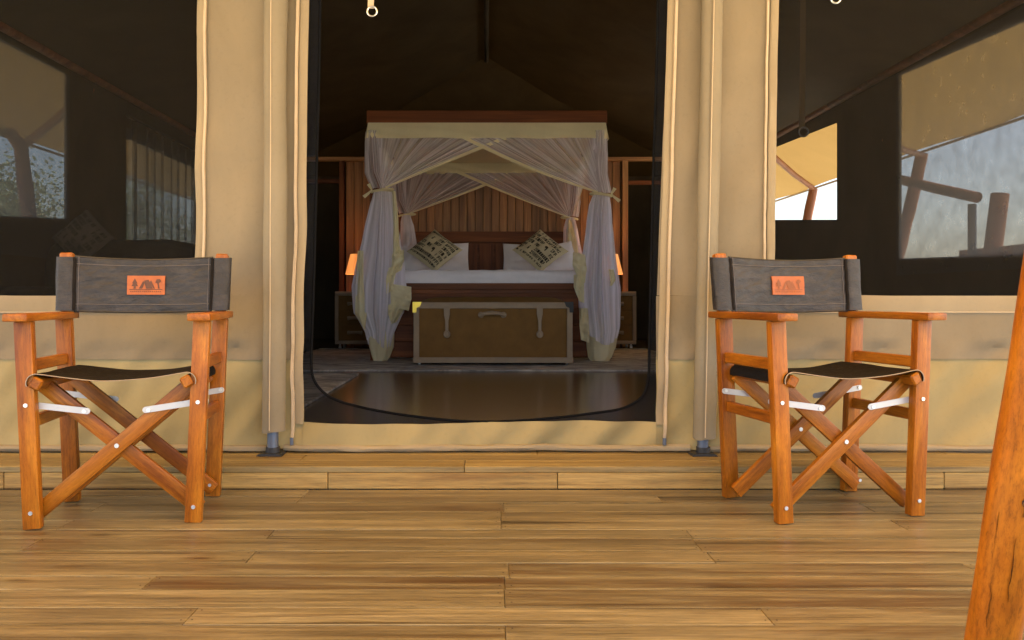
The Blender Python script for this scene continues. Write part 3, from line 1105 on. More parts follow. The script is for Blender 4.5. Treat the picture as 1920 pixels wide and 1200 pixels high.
# patch with a pine, a tent, hills and a thorn tree above a line of ground
PU0, PU1, PV0, PV1 = .37, .645, .31, .67
mb = MB(); mb.grid(lambda u, v: backf(PU0 + (PU1 - PU0) * u, PV0 + (PV1 - PV0) * v) + Vector((0, -.0055, 0)), 10, 6)
mb.grid(lambda u, v: backf(PU0 + (PU1 - PU0) * u, PV0 + (PV1 - PV0) * v) + Vector((0, -.001, 0)), 10, 6)
patch = mb.build('patch', M_patch, back)
shapes = [[(.17, .3), (.17, .42), (.11, .42), (.16, .58), (.13, .58), (.2, .85), (.27, .58), (.24, .58), (.29, .42), (.23, .42), (.23, .3)],
          [(.31, .3), (.42, .7), (.46, .6), (.40, .3)], [(.50, .3), (.44, .72), (.56, .78), (.68, .3)],
          [(.58, .62), (.63, .74), (.67, .56), (.74, .3), (.70, .3)],
          [(.74, .62), (.78, .8), (.86, .82), (.9, .7), (.84, .56), (.86, .3), (.82, .3), (.8, .56)],
          [(.06, .24), (.94, .24), (.94, .275), (.06, .275)]]
mb = MB()
for sh in shapes:
    pts = [backf(PU0 + (PU1 - PU0) * a, PV0 + (PV1 - PV0) * b) + Vector((0, -.0068, 0)) for a, b in sh]
    c0 = sum(pts, Vector()) / len(pts)
    mb.add([c0] + pts, [(0, i + 1, (i + 1) % len(pts) + 1) for i in range(len(pts))])
r5 = random.Random(5)
for k in range(16):
    a = .09 + .052 * k; h_ = .05
    pts = [backf(PU0 + (PU1 - PU0) * x_, PV0 + (PV1 - PV0) * y_) + Vector((0, -.0068, 0)) for x_, y_ in ((a, .13), (a + .03, .13), (a + .03 - .01 * r5.random(), .13 + h_), (a, .13 + h_))]
    mb.add(pts, [(0, 1, 2, 3)])
mb.build('emblem', M_emblem, patch)

chair2 = copy_tree(chair)
for o, loc, a, lab in ((chair, (-1.158, 2.60, 0), 9.0, "dark leather and orange wood director's chair left of the tent doorway, under the left window"),
                       (chair2, (1.107, 2.666, 0), 11.3, "dark leather and orange wood director's chair right of the tent doorway, near the leaning log")):
    o.location = loc
    o.rotation_euler = (0, 0, R(a))
    o['label'] = lab
# the right patch is embossed paler
M_emb2 = plain('pale_emblem', (.22, .06, .01), .6, 0, 25, .15, 0)


def walk(o):
    yield o
    for c in [x for x in bpy.data.objects if x.parent == o]:
        yield from walk(c)


for o in list(walk(chair2)):
    if o.name.startswith('emblem'):
        o.data = o.data.copy(); o.data.materials[0] = M_emb2

# ------------------------------------------------------------------ inside: partition wall
PW_Y = 10.15
pw = thing('partition_wall', (0, PW_Y, FLOOR_Z), 'vertical board timber wall behind the four poster bed', 'wall')
x0, x1, ztop = -1.78, 1.70, 2.43
nb = 34
bw = (x1 - x0) / nb
for k in range(nb):
    bar('board', (x0 + bw * (k + .5), PW_Y + rnd.uniform(-.003, .003), FLOOR_Z), (x0 + bw * (k + .5), PW_Y + rnd.uniform(-.003, .003), ztop), bw - .006, .022, M_panel, pw, (0, -1, 0), .004)
boxp('backing', (-.04, PW_Y + .03, 1.25), (3.46, .03, 2.3), M_bark, pw)
boxp('corner_post', (1.755, PW_Y - .01, 1.26), (.07, .08, 2.35), M_rail, pw)
boxp('corner_post', (-1.83, PW_Y - .01, 1.26), (.06, .08, 2.35), M_bed, pw)
boxp('top_rail', (0, PW_Y - .02, 2.455), (4.9, .1, .045), M_rail, pw)
boxp('cross_rail', (-2.16, PW_Y, 2.18), (.6, .05, .05), M_bed, pw)
boxp('cross_rail', (2.1, PW_Y, 2.16), (.62, .05, .05), M_bed, pw)

# ------------------------------------------------------------------ bed
BF, BB, BX = 7.73, 10.0, 1.075
bed = thing('four_poster_bed', (0, 8.85, FLOOR_Z), 'dark red timber four poster bed with a high canopy frame inside the tent', 'bed')
for sx in (-1, 1):
    for yy in (BF, BB - .03):
        boxp('bed_post', (sx * BX, yy, (FLOOR_Z + 2.36) / 2), (.085, .085, 2.36 - FLOOR_Z), M_bed, bed, .006, 2)
boxp('canopy_beam', (.005, BF, 2.435), (2.31, .1, .125), M_bed, bed, .005)
boxp('canopy_beam', (.005, BB - .03, 2.435), (2.31, .1, .125), M_bed, bed, .005)
for sx in (-1, 1):
    boxp('canopy_beam', (sx * BX, (BF + BB) / 2, 2.435), (.1, BB - BF - .14, .12), M_bed, bed, .005)
hb = boxp('headboard', (0, BB - .05, 1.0), (2.06, .04, .9), M_bed, bed)
boxp('headboard_rail', (0, BB - .07, 1.455), (2.06, .08, .13), M_bed, hb)
for k in range(9):
    boxp('headboard_slat', (-.8 + .2 * k, BB - .08, 1.12), (.17, .025, .5), M_bed, hb)
fb = boxp('footboard', (0, BF + .045, .48), (2.06, .05, .72), M_bed, bed)
boxp('footboard_rail', (0, BF + .03, .805), (2.06, .07, .05), M_bed, fb)
for k in range(4):
    boxp('footboard_board', (0, BF + .012, .2 + .155 * k), (2.05, .02, .148), M_bed, fb, .004)
for sx in (-1, 1):
    boxp('side_board', (sx * 1.02, (BF + BB) / 2, .6), (.04, BB - BF - .14, .3), M_bed, bed)

# mattress with rounded duvet
mb = MB()


def duvet(u, v):
    # wraps from the front skirt over the top; u across, v from front bottom to the back
    x = -1.0 + 2.0 * u
    L1, rad, L2 = .07, .07, 2.0
    tot = L1 + rad * 1.57 + L2
    s = v ** 1.7 * tot
    if s < L1: yy, z = BF + .1, .835 + s
    elif s < L1 + rad * 1.57:
        a = (s - L1) / rad
        yy, z = BF + .1 + rad * (1 - math.cos(a)), .835 + L1 + rad * math.sin(a)
    else:
        yy, z = BF + .17 + (s - L1 - rad * 1.57), .835 + L1 + rad
    e = min(1, (1 - abs(x)) / .08)
    z -= .05 * (1 - e) ** 2
    n_ = noise.noise(Vector((x * 2.4, yy * 2.5, z * 6)))
    z += .012 * n_ + .006 * noise.noise(Vector((x * 7, yy * 3, 1)))
    yy -= .014 * noise.noise(Vector((x * 3.2, z * 9, 4)))
    return Vector((x, yy, z))


mb.grid(duvet, 60, 50)
mb.box((0, 8.93, .87), (1.96, 2.0, .07))
dv = tag(mb.build('duvet', M_linen), 'smooth white duvet spread over the four poster bed', 'duvet')


def pillow(name, c, wx_, hz, th, rot, mat, label, cat, group, tilt=18, nu=28, pinch=.06):
    """a pillow standing on its edge, its face towards the viewer"""
    b = MB()
    Mx = Matrix.Translation(c) @ Matrix.Rotation(R(-tilt), 4, 'X') @ Matrix.Rotation(R(rot), 4, 'Y')

    def face(s):
        def fn(u, v):
            a, e = u * 2 - 1, v * 2 - 1
            k = max(0, (1 - abs(a) ** 2.6) * (1 - abs(e) ** 2.6)) ** .55
            px_ = a * wx_ / 2 * (1 - pinch * (1 - abs(a)) * 0 - pinch * (1 - e * e) * abs(a) * .6)
            pz_ = e * hz / 2 * (1 - pinch * (1 - a * a) * abs(e) * .6)
            n_ = noise.noise(Vector((a * 2.2 + c[0] * 5, e * 2.2, s * 2)))
            return Mx @ Vector((px_, -s * (th / 2 * k * (1 + .25 * n_)), pz_))
        return fn
    b.grid(face(1), nu, nu); b.grid(face(-1), nu, nu)
    o = tag(b.build(name, mat), label, cat, group)
    return o, face(1)


def bedpt(px, py, d): return at(px, py, d)


pg = 'white pillows at the headboard'
pillow('pillow', bedpt(822, 487, 9.62), .74, .42, .2, -2, M_linen, 'white pillow behind the left patterned cushion', 'pillow', pg, 20)
pillow('pillow', bedpt(776, 490, 9.5), .5, .36, .16, 8, M_linen, 'small white pillow at the left edge of the bed beside the net', 'pillow', pg, 26)
pillow('pillow', bedpt(1000, 488, 9.66), .74, .42, .2, 1, M_linen, 'white pillow behind the right patterned cushion', 'pillow', pg, 18)
pillow('pillow', bedpt(1040, 486, 9.46), .52, .38, .17, -14, M_linen, 'crumpled white pillow tilted at the right edge of the bed', 'pillow', pg, 24)
cg = 'patterned cushions on the bed'
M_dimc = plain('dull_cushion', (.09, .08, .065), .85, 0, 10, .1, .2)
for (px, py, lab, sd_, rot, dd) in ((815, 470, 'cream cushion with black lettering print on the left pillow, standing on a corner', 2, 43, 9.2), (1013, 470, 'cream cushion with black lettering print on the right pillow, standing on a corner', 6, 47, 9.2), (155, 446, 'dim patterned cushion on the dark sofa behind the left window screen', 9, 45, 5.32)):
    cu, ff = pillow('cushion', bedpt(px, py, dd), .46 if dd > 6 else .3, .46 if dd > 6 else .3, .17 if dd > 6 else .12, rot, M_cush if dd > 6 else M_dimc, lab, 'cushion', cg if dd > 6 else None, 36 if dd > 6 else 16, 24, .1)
    b = MB(); r6 = random.Random(sd_)
    T = lambda a, e: ff(a, e) + Vector((0, -.004, .001))

    def quad(a0, e0, a1, e1, sk=0):
        b.add([T(a0, e0), T(a1, e0), T(a1 + sk, e1), T(a0 + sk, e1)], [(0, 1, 2, 3)])
    rows = [(.06, .11), (.15, .25), (.28, .38), (.42, .52), (.56, .66), (.7, .8), (.84, .92)]
    big = [(.42, .28, .66, .52), (.16, .56, .4, .8)] if sd_ == 2 else [(.52, .42, .76, .66), (.2, .15, .42, .38)]
    for e0, e1 in rows:
        a = .06
        while a < .93:
            wl_ = r6.uniform(.025, .06)
            if any(g[0] - .02 < a + wl_ / 2 < g[2] + .02 and g[1] - .02 < (e0 + e1) / 2 < g[3] + .02 for g in big) or r6.random() < .13:
                a += wl_ + .012; continue
            kind = r6.randrange(4); tw = wl_ * .36; mid = (e0 + e1) / 2; q = (e1 - e0) * .24
            x1_ = min(a + wl_, .95)
            if kind == 0:
                quad(a, e0, a + tw, e1); quad(a + tw, e1 - q, x1_, e1); quad(a + tw, mid - q / 2, x1_, mid + q / 2)
            elif kind == 1:
                quad(a, e0, x1_, e0 + q); quad(a, e1 - q, x1_, e1); quad((a + x1_) / 2 - tw / 2, e0 + q, (a + x1_) / 2 + tw / 2, e1 - q)
            elif kind == 2:
                quad(a, e0, a + tw, e1); quad(x1_ - tw, e0, x1_, e1); quad(a + tw, mid - q / 2, x1_ - tw, mid + q / 2)
            else:
                quad(a, e0, x1_, e1)
            a = x1_ + .012
    for g in big:      # one large mark in each open field
        cx_, ce_ = (g[0] + g[2]) / 2, (g[1] + g[3]) / 2
        if g is big[0]:
            pts = [(cx_ + .045 * math.cos(a_), ce_ + .03 + .042 * math.sin(a_)) for a_ in [2 * math.pi * k / 12 for k in range(12)]]
            b.add([T(*p_) for p_ in pts], [tuple(range(12))])
            quad(cx_ + .015, ce_ - .075, cx_ + .045, ce_ + .03, 0)
        else:
            quad(cx_ - .02, ce_ - .06, cx_ + .02, ce_ + .02); quad(cx_ - .02, ce_ + .04, cx_ + .02, ce_ + .07)
    tag(b.build('printed_lettering', M_print, cu, smooth=False), kind='stuff')

# ------------------------------------------------------------------ mosquito net
net = thing('mosquito_net', (0, BF, FLOOR_Z), 'white mosquito net with cream borders gathered at the four bed posts', 'net')
ZV0, ZV1, ZTIE = 2.225, 2.378, 1.715
# valance: four cream bands flaring outwards
for a, b_, ox, oy in (((-1.135, BF - .06), (1.145, BF - .06), 0, -1), ((1.145, BF - .06), (1.145, BB), 1, 0), ((-1.135, BB), (-1.135, BF - .06), -1, 0), ((-1.135, BB - .1), (1.145, BB - .1), 0, -1)):
    mb = MB()

    def fn(u, v):
        x = a[0] + (b_[0] - a[0]) * u; yy = a[1] + (b_[1] - a[1]) * u
        fl = (1 - v) * .03
        wv = .03 * noise.noise(Vector((x * 4 + v * 2.5, yy * 4, v * 1.2))) * (1.15 - v)
        z = ZV0 + (ZV1 - ZV0) * v + .004 * math.sin(x * 9) * (1 - v)
        return Vector((x * (1 + .012 * (1 - v) * (oy != 0)) + ox * fl, yy + oy * (fl + wv), z))
    mb.grid(fn, 60, 8); mb.build('valance', M_cream, net)
mb = MB(); mb.grid(lambda u, v: Vector((-1.1 + 2.2 * u, BF + .06 + (BB - BF - .16) * v, 2.37 - .03 * math.sin(math.pi * u) * math.sin(math.pi * v))), 8, 8)
mb.build('top_cloth', M_cream, net)


def swag(A, B, tie, nf, sag, name='swag', hem=True, amp=.02, out=(0, -1, 0), seed=0):
    """net hung along A-B and gathered to the tie point"""
    A, B, tie, out = Vector(A), Vector(B), Vector(tie), Vector(out)
    b = MB()

    def fn(u, v):
        top = A.lerp(B, u)
        p = top.lerp(tie, v)
        s = math.sin(math.pi * v)
        p.z -= sag * s * (u ** 1.5)
        p += out * (amp * math.sin(u * nf * math.pi * 2 + 1.2 * noise.noise(Vector((u * 4, v, seed)))) * (1 - v) ** .35 * (.35 + .9 * (1 - v)) * (.4 + .6 * noise.noise(Vector((u * 11, seed, 0))) + .3))
        p += out * (.05 * s)
        return p
    b.grid(fn, 90, 26)
    o = b.build(name, M_net, net, uvw=91)
    if hem:
        b = MB()

        def fh(u, v):
            p = fn(1, v); q = fn(.965, v)
            d_ = (p - q)
            d_ = d_.normalized() if d_.length > 1e-6 else Vector((0, 0, -1))
            wd_ = .05 * (1 - .5 * v)
            r_ = p + d_ * wd_ * (u - 1) * 0 + Vector((0, 0, 1)) * wd_ * (1 - u) * .8
            return r_ + out * .004
        b.grid(fh, 2, 40)
        b.build('hem', M_cream, o)
    return o


tFL, tFR = (-1.0, BF - .09, ZTIE + .01), (1.1, BF - .09, ZTIE - .03)
tBL, tBR = (-.985, BB - .12, ZTIE + .01), (1.03, BB - .12, ZTIE - .03)
swag((-1.1, BF + .0, 2.31), (.36, BF + .0, 2.29), tFL, 11, .0, seed=1)
swag((1.11, BF - .02, 2.31), (-.36, BF - .02, 2.295), tFR, 11, .05, seed=2)
swag((-1.08, BB - .13, 2.25), (.36, BB - .13, 2.23), tBL, 10, .02, seed=3)
swag((1.08, BB - .16, 2.25), (-.36, BB - .16, 2.23), tBR, 10, .02, seed=4)
for sx, tf, tb in ((-1, tFL, tBL), (1, tFR, tBR)):
    swag((sx * 1.1, BF, 2.25), (sx * 1.1, BF + 1.3, 2.23), (sx * 1.08, tf[1] + .1, ZTIE), 9, .02, out=(sx * .6, 0, 0), seed=5 + sx)
    swag((sx * 1.1, BB - .15, 2.25), (sx * 1.1, BB - 1.3, 2.23), (sx * 1.06, tb[1], ZTIE), 9, .02, out=(sx * .6, 0, 0), seed=8 + sx)


def drape(prof, nf, seed, zb_fn, mat, name='drape', wob=.35):
    """prof: list of (z, centre x, centre y, half width, half depth) from top to floor"""
    b = MB()

    def fn(u, v):
        s = v * (len(prof) - 1); i = min(int(s), len(prof) - 2); f = s - i
        f = f * f * (3 - 2 * f)
        z, cx_, cy_, rx, ry = [prof[i][k] + (prof[i + 1][k] - prof[i][k]) * f for k in range(5)]
        a = 2 * math.pi * u
        fold = 1 + wob * .5 * math.sin(a * nf + 1.5 * noise.noise(Vector((math.cos(a), math.sin(a), v * 1.2 + seed)))) * min(1, v * 4 + .25)
        fold += wob * .55 * noise.noise(Vector((math.cos(a) * 2.5, math.sin(a) * 2.5, seed + v * 2.6)))
        return Vector((cx_ + rx * math.cos(a) * fold, cy_ + ry * math.sin(a) * fold, z + (zb_fn(a) * v ** 3)))
    b.grid(fn, 110, 46, closed_u=True)
    return b.build(name, mat, net, uvw=110), fn


def ruffle(pts, widths_, dirs, seed, parent_, name='cream_border'):
    """a cream border strip falling in zigzag folds"""
    b = MB()
    P = [Vector(p) for p in pts]

    def fn(u, v):
        s = v * (len(P) - 1); i = min(int(s), len(P) - 2); f = s - i
        p = P[i].lerp(P[i + 1], f)
        wd_ = widths_[i] + (widths_[i + 1] - widths_[i]) * f
        d_ = Vector(dirs[i]).lerp(Vector(dirs[i + 1]), f)
        p = p + d_ * wd_ * (u - .5)
        p.y += .018 * math.sin(u * 7 + v * 3 + seed) + .02 * noise.noise(Vector((u * 3, v * 6, seed)))
        return p
    b.grid(fn, 14, 40)
    return b.build(name, M_cream, parent_)


D = BF - .04
prL = [(1.715, -1.0, D, .085, .06), (1.62, -1.0, D, .1, .075), (1.4, -1.005, D - .01, .14, .10), (1.1, -1.01, D - .02, .185, .13), (.8, -1.03, D - .02, .215, .14), (.55, -1.04, D - .02, .205, .12), (.36, -1.03, D - .02, .12, .08), (.27, -1.03, D - .02, .10, .07)]
dl, _ = drape(prL, 15, 1, lambda a: .06 * math.sin(a * 2), M_netd)
prLb = [(.5, -1.02, D - .01, .14, .085), (.36, -1.01, D - .01, .115, .07), (.22, -1.005, D - .01, .105, .07), (.13, -1.01, D - .02, .08, .06), (.09, -1.02, D - .03, .055, .05)]
b_, _ = drape(prLb, 4, 5, lambda a: .0, M_cream, 'hem_tail', .25)
b_.parent = dl; place(b_, dl, W[b_])
prR = [(1.685, 1.105, D, .075, .06), (1.6, 1.095, D, .09, .075), (1.4, 1.085, D - .01, .11, .10), (1.1, 1.075, D - .02, .14, .12), (.8, 1.07, D - .02, .175, .13), (.6, 1.08, D - .02, .165, .12), (.4, 1.10, D - .02, .145, .10), (.3, 1.10, D - .02, .13, .09)]
dr, _ = drape(prR, 15, 9, lambda a: .05 * math.sin(a * 2 + 1), M_netd)
prRb = [(.5, 1.10, D - .01, .14, .08), (.36, 1.105, D - .01, .145, .075), (.22, 1.10, D - .01, .13, .075), (.13, 1.095, D - .02, .11, .07), (.09, 1.09, D - .03, .085, .06)]
b_, _ = drape(prRb, 3, 7, lambda a: .0, M_cream, 'hem_tail', .22)
b_.parent = dr; place(b_, dr, W[b_])
yF = BF - .2
q = lambda px, py: at(px, py, yF)
X1 = (1, 0, 0)
# cream borders tumbling down the inner edges
ruffle([q(738, 358), q(742, 410), q(743, 460), q(746, 478)], [.03, .05, .06, .1], [X1, X1, X1, (.95, 0, .3)], 1, dl)
ruffle([q(746, 472), q(746, 492), q(742, 512)], [.12, .13, .12], [(.95, 0, .35), (.9, 0, .4), (.9, 0, .45)], 2, dl)
ruffle([q(735, 500), q(733, 520), q(730, 548)], [.09, .10, .06], [(.9, 0, .4), (.9, 0, .45), (.8, 0, .5)], 3, dl)
ruffle([q(752, 535), q(752, 556), q(749, 578)], [.2, .2, .17], [(.98, 0, -.15), (.98, 0, -.25), (.98, 0, -.3)], 4, dl)
ruffle([q(748, 562), q(744, 582), q(738, 606)], [.22, .18, .05], [(.9, 0, .45), (.9, 0, .45), (.9, 0, .4)], 5, dl)
ruffle([q(676, 470), q(674, 530), q(676, 590), q(684, 618)], [.05, .07, .11, .02], [X1, X1, X1, (.8, 0, -.6)], 6, dl)
ruffle([q(1086, 475), q(1087, 500), q(1090, 528)], [.12, .14, .07], [(.95, 0, -.2), (.95, 0, -.25), (.9, 0, -.4)], 7, dr)
ruffle([q(1086, 515), q(1085, 540), q(1090, 566)], [.1, .1, .06], [X1, (.95, 0, -.2), (.9, 0, -.4)], 8, dr)
ruffle([q(1094, 578), q(1095, 610), q(1097, 640)], [.08, .09, .09], [X1, X1, (.9, 0, -.3)], 9, dr)
ruffle([q(1145, 505), q(1149, 525), q(1146, 536)], [.05, .05, .02], [X1, X1, X1], 10, dr)
# rear gathers
prBL = [(1.72, -.99, BB - .13, .05, .04), (1.6, -.98, BB - .14, .07, .05), (1.3, -.97, BB - .16, .1, .07), (1.0, -.97, BB - .18, .12, .08)]
drape(prBL, 5, 12, lambda a: 0, M_netd)
prBR = [(1.69, 1.04, BB - .13, .05, .04), (1.55, 1.045, BB - .14, .08, .06), (1.25, 1.06, BB - .16, .11, .08), (.98, 1.07, BB - .18, .13, .09)]
drb, _ = drape(prBR, 5, 14, lambda a: 0, M_netd)
ruffle([at(1068, 412, 9.7), at(1071, 440, 9.7), at(1074, 470, 9.6), at(1073, 500, 9.6)], [.03, .09, .13, .15], [X1, X1, X1, X1], 15, drb)
for (tx, ty, tz), s_, n_ in ((tFL, -1, 21), (tFR, 1, 22), (tBL, -1, 23), (tBR, 1, 24)):
    ty_ = BF - .01 if ty < 9 else BB - .06
    drape([(2.3, s_ * 1.09, ty_, .075, .08), (2.1, s_ * 1.085, ty_ - .01, .075, .08), (1.9, s_ * 1.07, ty_ - .02, .085, .08), (tz + .02, tx + s_ * .01, ty + .04, .085, .06)], 9, n_, lambda a: 0, M_net, 'gathered_net', .3)
# ties with bows
for (tx, ty, tz), s in ((tFL, -1), (tFR, 1), (tBL, -1), (tBR, 1)):
    mb = MB()
    mb.tube([(tx + .1 * math.cos(a), ty + .04 + .075 * math.sin(a), tz + .012 * math.cos(a) * -s) for a in [2 * math.pi * k / 24 for k in range(25)]], .013, 6, caps=False)
    tie = mb.build('tie', M_cream, net)
    if ty < 9:
        for dx_, dz_ in ((.075, -.07), (.03, .055)):
            mb = MB()
            p0 = Vector((tx + s * .09, ty - .02, tz))
            d_ = Vector((s * dx_, -.02, dz_)); pr = Vector((-dz_, 0, s * dx_)).normalized()
            mb.grid(lambda u, v: p0 + d_ * v + pr * (.03 * (u - .5) * (.5 + .7 * v)) + Vector((0, .008 * math.sin(v * 4), 0)), 2, 6)
            mb.build('tie_end', M_cream, tie)

# ------------------------------------------------------------------ trunk at the foot of the bed
TY0, TD, TX0, TX1, TZ0, TZ1 = 7.125, .46, -.65, .768, .118, .652
trunk = thing('storage_trunk', ((TX0 + TX1) / 2, TY0 + TD / 2, FLOOR_Z), 'brown leather travel trunk with tan trim at the foot of the bed', 'trunk')
tc = ((TX0 + TX1) / 2, TY0 + TD / 2)
boxp('body', (tc[0], tc[1], (TZ0 + TZ1) / 2), (TX1 - TX0 - .012, TD - .012, TZ1 - TZ0 - .01), M_trunk, trunk, .006)
mb = MB()
mb.grid(lambda u, v: Vector((TX0 + .03 + (TX1 - TX0 - .06) * u, TY0 + .03 + (TD - .06) * v, TZ1 + .055 * math.sin(math.pi * v) * (1 - abs(2 * u - 1) ** 10))), 30, 12)
mb.build('lid', M_trunk, trunk)
tw = .05
front_y = TY0 - .001
trims = [((tc[0], front_y, TZ1 - tw / 2), (TX1 - TX0, .02, tw)), ((tc[0], front_y, TZ0 + tw / 2), (TX1 - TX0, .02, tw)),
         ((TX0 + .026, front_y - .0015, (TZ0 + TZ1) / 2), (.05, .02, TZ1 - TZ0 - 2 * tw + .004)), ((TX1 - .026, front_y - .0015, (TZ0 + TZ1) / 2), (.05, .02, TZ1 - TZ0 - 2 * tw + .004)),
         ((tc[0], TY0 + .03, TZ1 + .001), (TX1 - TX0 - .002, .05, .012)), ((TX0 + .0, TY0 + TD / 2, TZ1 - tw / 2), (.012, TD, tw)), ((TX1 - .0, TY0 + TD / 2, TZ1 - tw / 2), (.012, TD, tw)),
         ((TX0 + .0, TY0 + TD / 2, TZ0 + tw / 2), (.012, TD, tw)), ((TX1 - .0, TY0 + TD / 2, TZ0 + tw / 2), (.012, TD, tw))]
for c, s in trims: boxp('trim', c, s, M_trim, trunk, .003)
for px in (838, 1012):
    X = (px - CX) / S * TY0
    mb = MB()
    mb.prism([(X - .027, TZ1 - .03), (X + .027, TZ1 - .03), (X + .026, TZ1 - .1), (X + .014, TZ1 - .16), (X + .013, TZ1 - .26), (X - .013, TZ1 - .26), (X - .014, TZ1 - .16), (X - .026, TZ1 - .1)], TY0 - .02, TY0 + .002)
    st = mb.build('strap', M_trim, trunk, smooth=False)
    mb = MB()
    mb.tube([(X + .024 * math.cos(a), TY0 - .02, TZ1 - .278 + .028 * math.sin(a)) for a in [2 * math.pi * k / 16 for k in range(17)]], .008, 6, caps=False)
    mb.disc((X, TY0 - .012, TZ1 - .278), (0, 1, 0), .02, .014, 12)
    mb.build('buckle', M_trim, st)
X = (923 - CX) / S * TY0
mb = MB(); mb.tube([(X - .11, TY0 - .012, TZ1 - .108), (X - .07, TY0 - .03, TZ1 - .095), (X, TY0 - .04, TZ1 - .088), (X + .07, TY0 - .03, TZ1 - .095), (X + .11, TY0 - .012, TZ1 - .108)], [.022, .016, .02, .016, .022], 10)
hd = mb.build('handle', M_trim, trunk)
for s in (-1, 1):
    mb = MB(); mb.disc((X + s * .1, TY0 - .01, TZ1 - .106), (0, 1, 0), .027, .014, 14); mb.build('handle_mount', M_trim, hd)
# metal corners
for X, s, mt in ((TX0, 1, M_brass), (TX1, -1, M_plate)):
    mb = MB()
    mb.prism([(X - s * .006, TZ1 + .009), (X + s * .075, TZ1 + .009), (X + s * .06, TZ1 - .03), (X + s * .03, TZ1 - .045), (X + s * .028, TZ1 - .085), (X - s * .006, TZ1 - .085)], TY0 - .018, TY0 + .07)
    mb.build('corner_cap', mt, trunk, smooth=False)
for X in (TX0 + .05, TX1 - .05):
    for yy in (TY0 + .05, TY0 + TD - .05):
        mb = MB(); mb.disc((X, yy, FLOOR_Z + .018 + .009), (1, 0, 0), .017, .018, 12); mb.box((X, yy, FLOOR_Z + .036), (.012, .012, .03))
        mb.build('caster', M_metal, trunk)

# ------------------------------------------------------------------ nightstands and lamps
for sx, lab in ((-1, 'brown leather drawer nightstand with pale trim in shadow left of the bed'), (1, 'brown leather drawer nightstand with pale trim right of the bed')):
    nx0, nx1 = (1.3, 1.78) if sx > 0 else (-1.80, -1.32)
    cxn = (nx0 + nx1) / 2
    ns = thing('nightstand', (cxn, 9.72, FLOOR_Z), lab, 'nightstand', 'nightstands beside the bed')
    z0, z1 = .15, .765
    boxp('body', (cxn, 9.72, (z0 + z1) / 2), (nx1 - nx0 - .01, .4, z1 - z0 - .01), M_trunk, ns, .005)
    for k in range(3):
        zc = z0 + .05 + (z1 - z0 - .1) * (k + .5) / 3
        dr_ = boxp('drawer', (cxn, 9.517, zc), (nx1 - nx0 - .09, .012, (z1 - z0 - .1) / 3 - .012), M_trunk, ns, .003)
        mb = MB(); mb.tube([(cxn - .085, 9.503, zc), (cxn - .04, 9.492, zc + .004), (cxn + .04, 9.492, zc + .004), (cxn + .085, 9.503, zc)], [.024, .018, .018, .024], 8)
        mb.build('handle', M_trim, dr_)
    for c, s in (((cxn, 9.512, z1 - .02), (nx1 - nx0, .018, .042)), ((cxn, 9.512, z0 + .02), (nx1 - nx0, .018, .042)), ((nx0 + .02, 9.5105, (z0 + z1) / 2), (.042, .018, z1 - z0 - .086)), ((nx1 - .02, 9.5105, (z0 + z1) / 2), (.042, .018, z1 - z0 - .086)), ((cxn, 9.72, z1 + .004), (nx1 - nx0 + .004, .41, .014))):
        boxp('trim', c, s, M_trim, ns, .003)
    for X in (nx0 + .05, nx1 - .05):
        for yy in (9.57, 9.87):
            mb = MB(); mb.disc((X, yy, FLOOR_Z + .026), (1, 0, 0), .025, .025, 12); mb.box((X, yy, FLOOR_Z + .05), (.015, .015, .05))
            mb.build('caster', M_metal, ns)
    lx = -1.555 if sx < 0 else 1.5
    lm = thing('table_lamp', (lx, 9.72, z1 + .011), 'lit table lamp with pleated orange shade ' + ('left of the bed beside the net' if sx < 0 else 'right of the bed behind the net'), 'lamp', 'bedside lamps')
    mb = MB()
    prof_ = [(.002, .06), (.015, .062), (.03, .03), (.07, .045), (.12, .05), (.165, .025), (.2, .012), (.26, .012)]
    mb.grid(lambda u, v: Vector((lx + math.cos(2 * math.pi * u) * prof_[int(v * 7 + .5)][1], 9.72 + math.sin(2 * math.pi * u) * prof_[int(v * 7 + .5)][1], z1 + .011 + prof_[int(v * 7 + .5)][0])), 18, 7, closed_u=True)
    mb.build('lamp_base', M_stone, lm)
    mb = MB()
    mb.grid(lambda u, v: Vector((lx + math.cos(2 * math.pi * u) * (.155 - .06 * v) * (1 + .02 * (-1) ** int(u * 48 + .5)), 9.72 + math.sin(2 * math.pi * u) * (.155 - .06 * v) * (1 + .02 * (-1) ** int(u * 48 + .5)), .985 + .245 * v)), 48, 4, closed_u=True)
    mb.build('lamp_shade', M_shade, lm)
    pl = bpy.data.lights.new('lamp_bulb', 'POINT')
    pl.energy = .5 if sx < 0 else 1.1; pl.color = (1, .55, .22); pl.shadow_soft_size = .04
    po = bpy.data.objects.new('lamp_bulb', pl); COL.objects.link(po)
    place(po, lm, Matrix.Translation((lx, 9.72, 1.16)))

# ------------------------------------------------------------------ rugs
for (xa, xb, ya, yb, lab, rz) in ((-1.98, 1.9, 6.66, 9.55, 'large mottled grey rug under the bed and trunk', 0), (-2.9, -1.02, 4.1, 6.36, 'small mottled grey rug just inside the doorway at left', 0)):
    mb = MB()
    nu_, nv_ = 60, 50
    mb.grid(lambda u, v: Vector((xa + (xb - xa) * u + .008 * noise.noise(Vector((v * 7, 1, xa))), ya + (yb - ya) * v + .008 * noise.noise(Vector((u * 7, 2, xa))), FLOOR_Z + .014 + .003 * noise.noise(Vector((u * 9, v * 9, 0))))), nu_, nv_)
    for (p0, p1) in (((xa, ya), (xb, ya)), ((xa, yb), (xb, yb)), ((xa, ya), (xa, yb)), ((xb, ya), (xb, yb))):
        mb.tube([(p0[0], p0[1], FLOOR_Z + .009), (p1[0], p1[1], FLOOR_Z + .009)], .0085, 6)
    tag(mb.build('rug', M_rug), lab, 'rug', 'grey rugs on the tent floor')

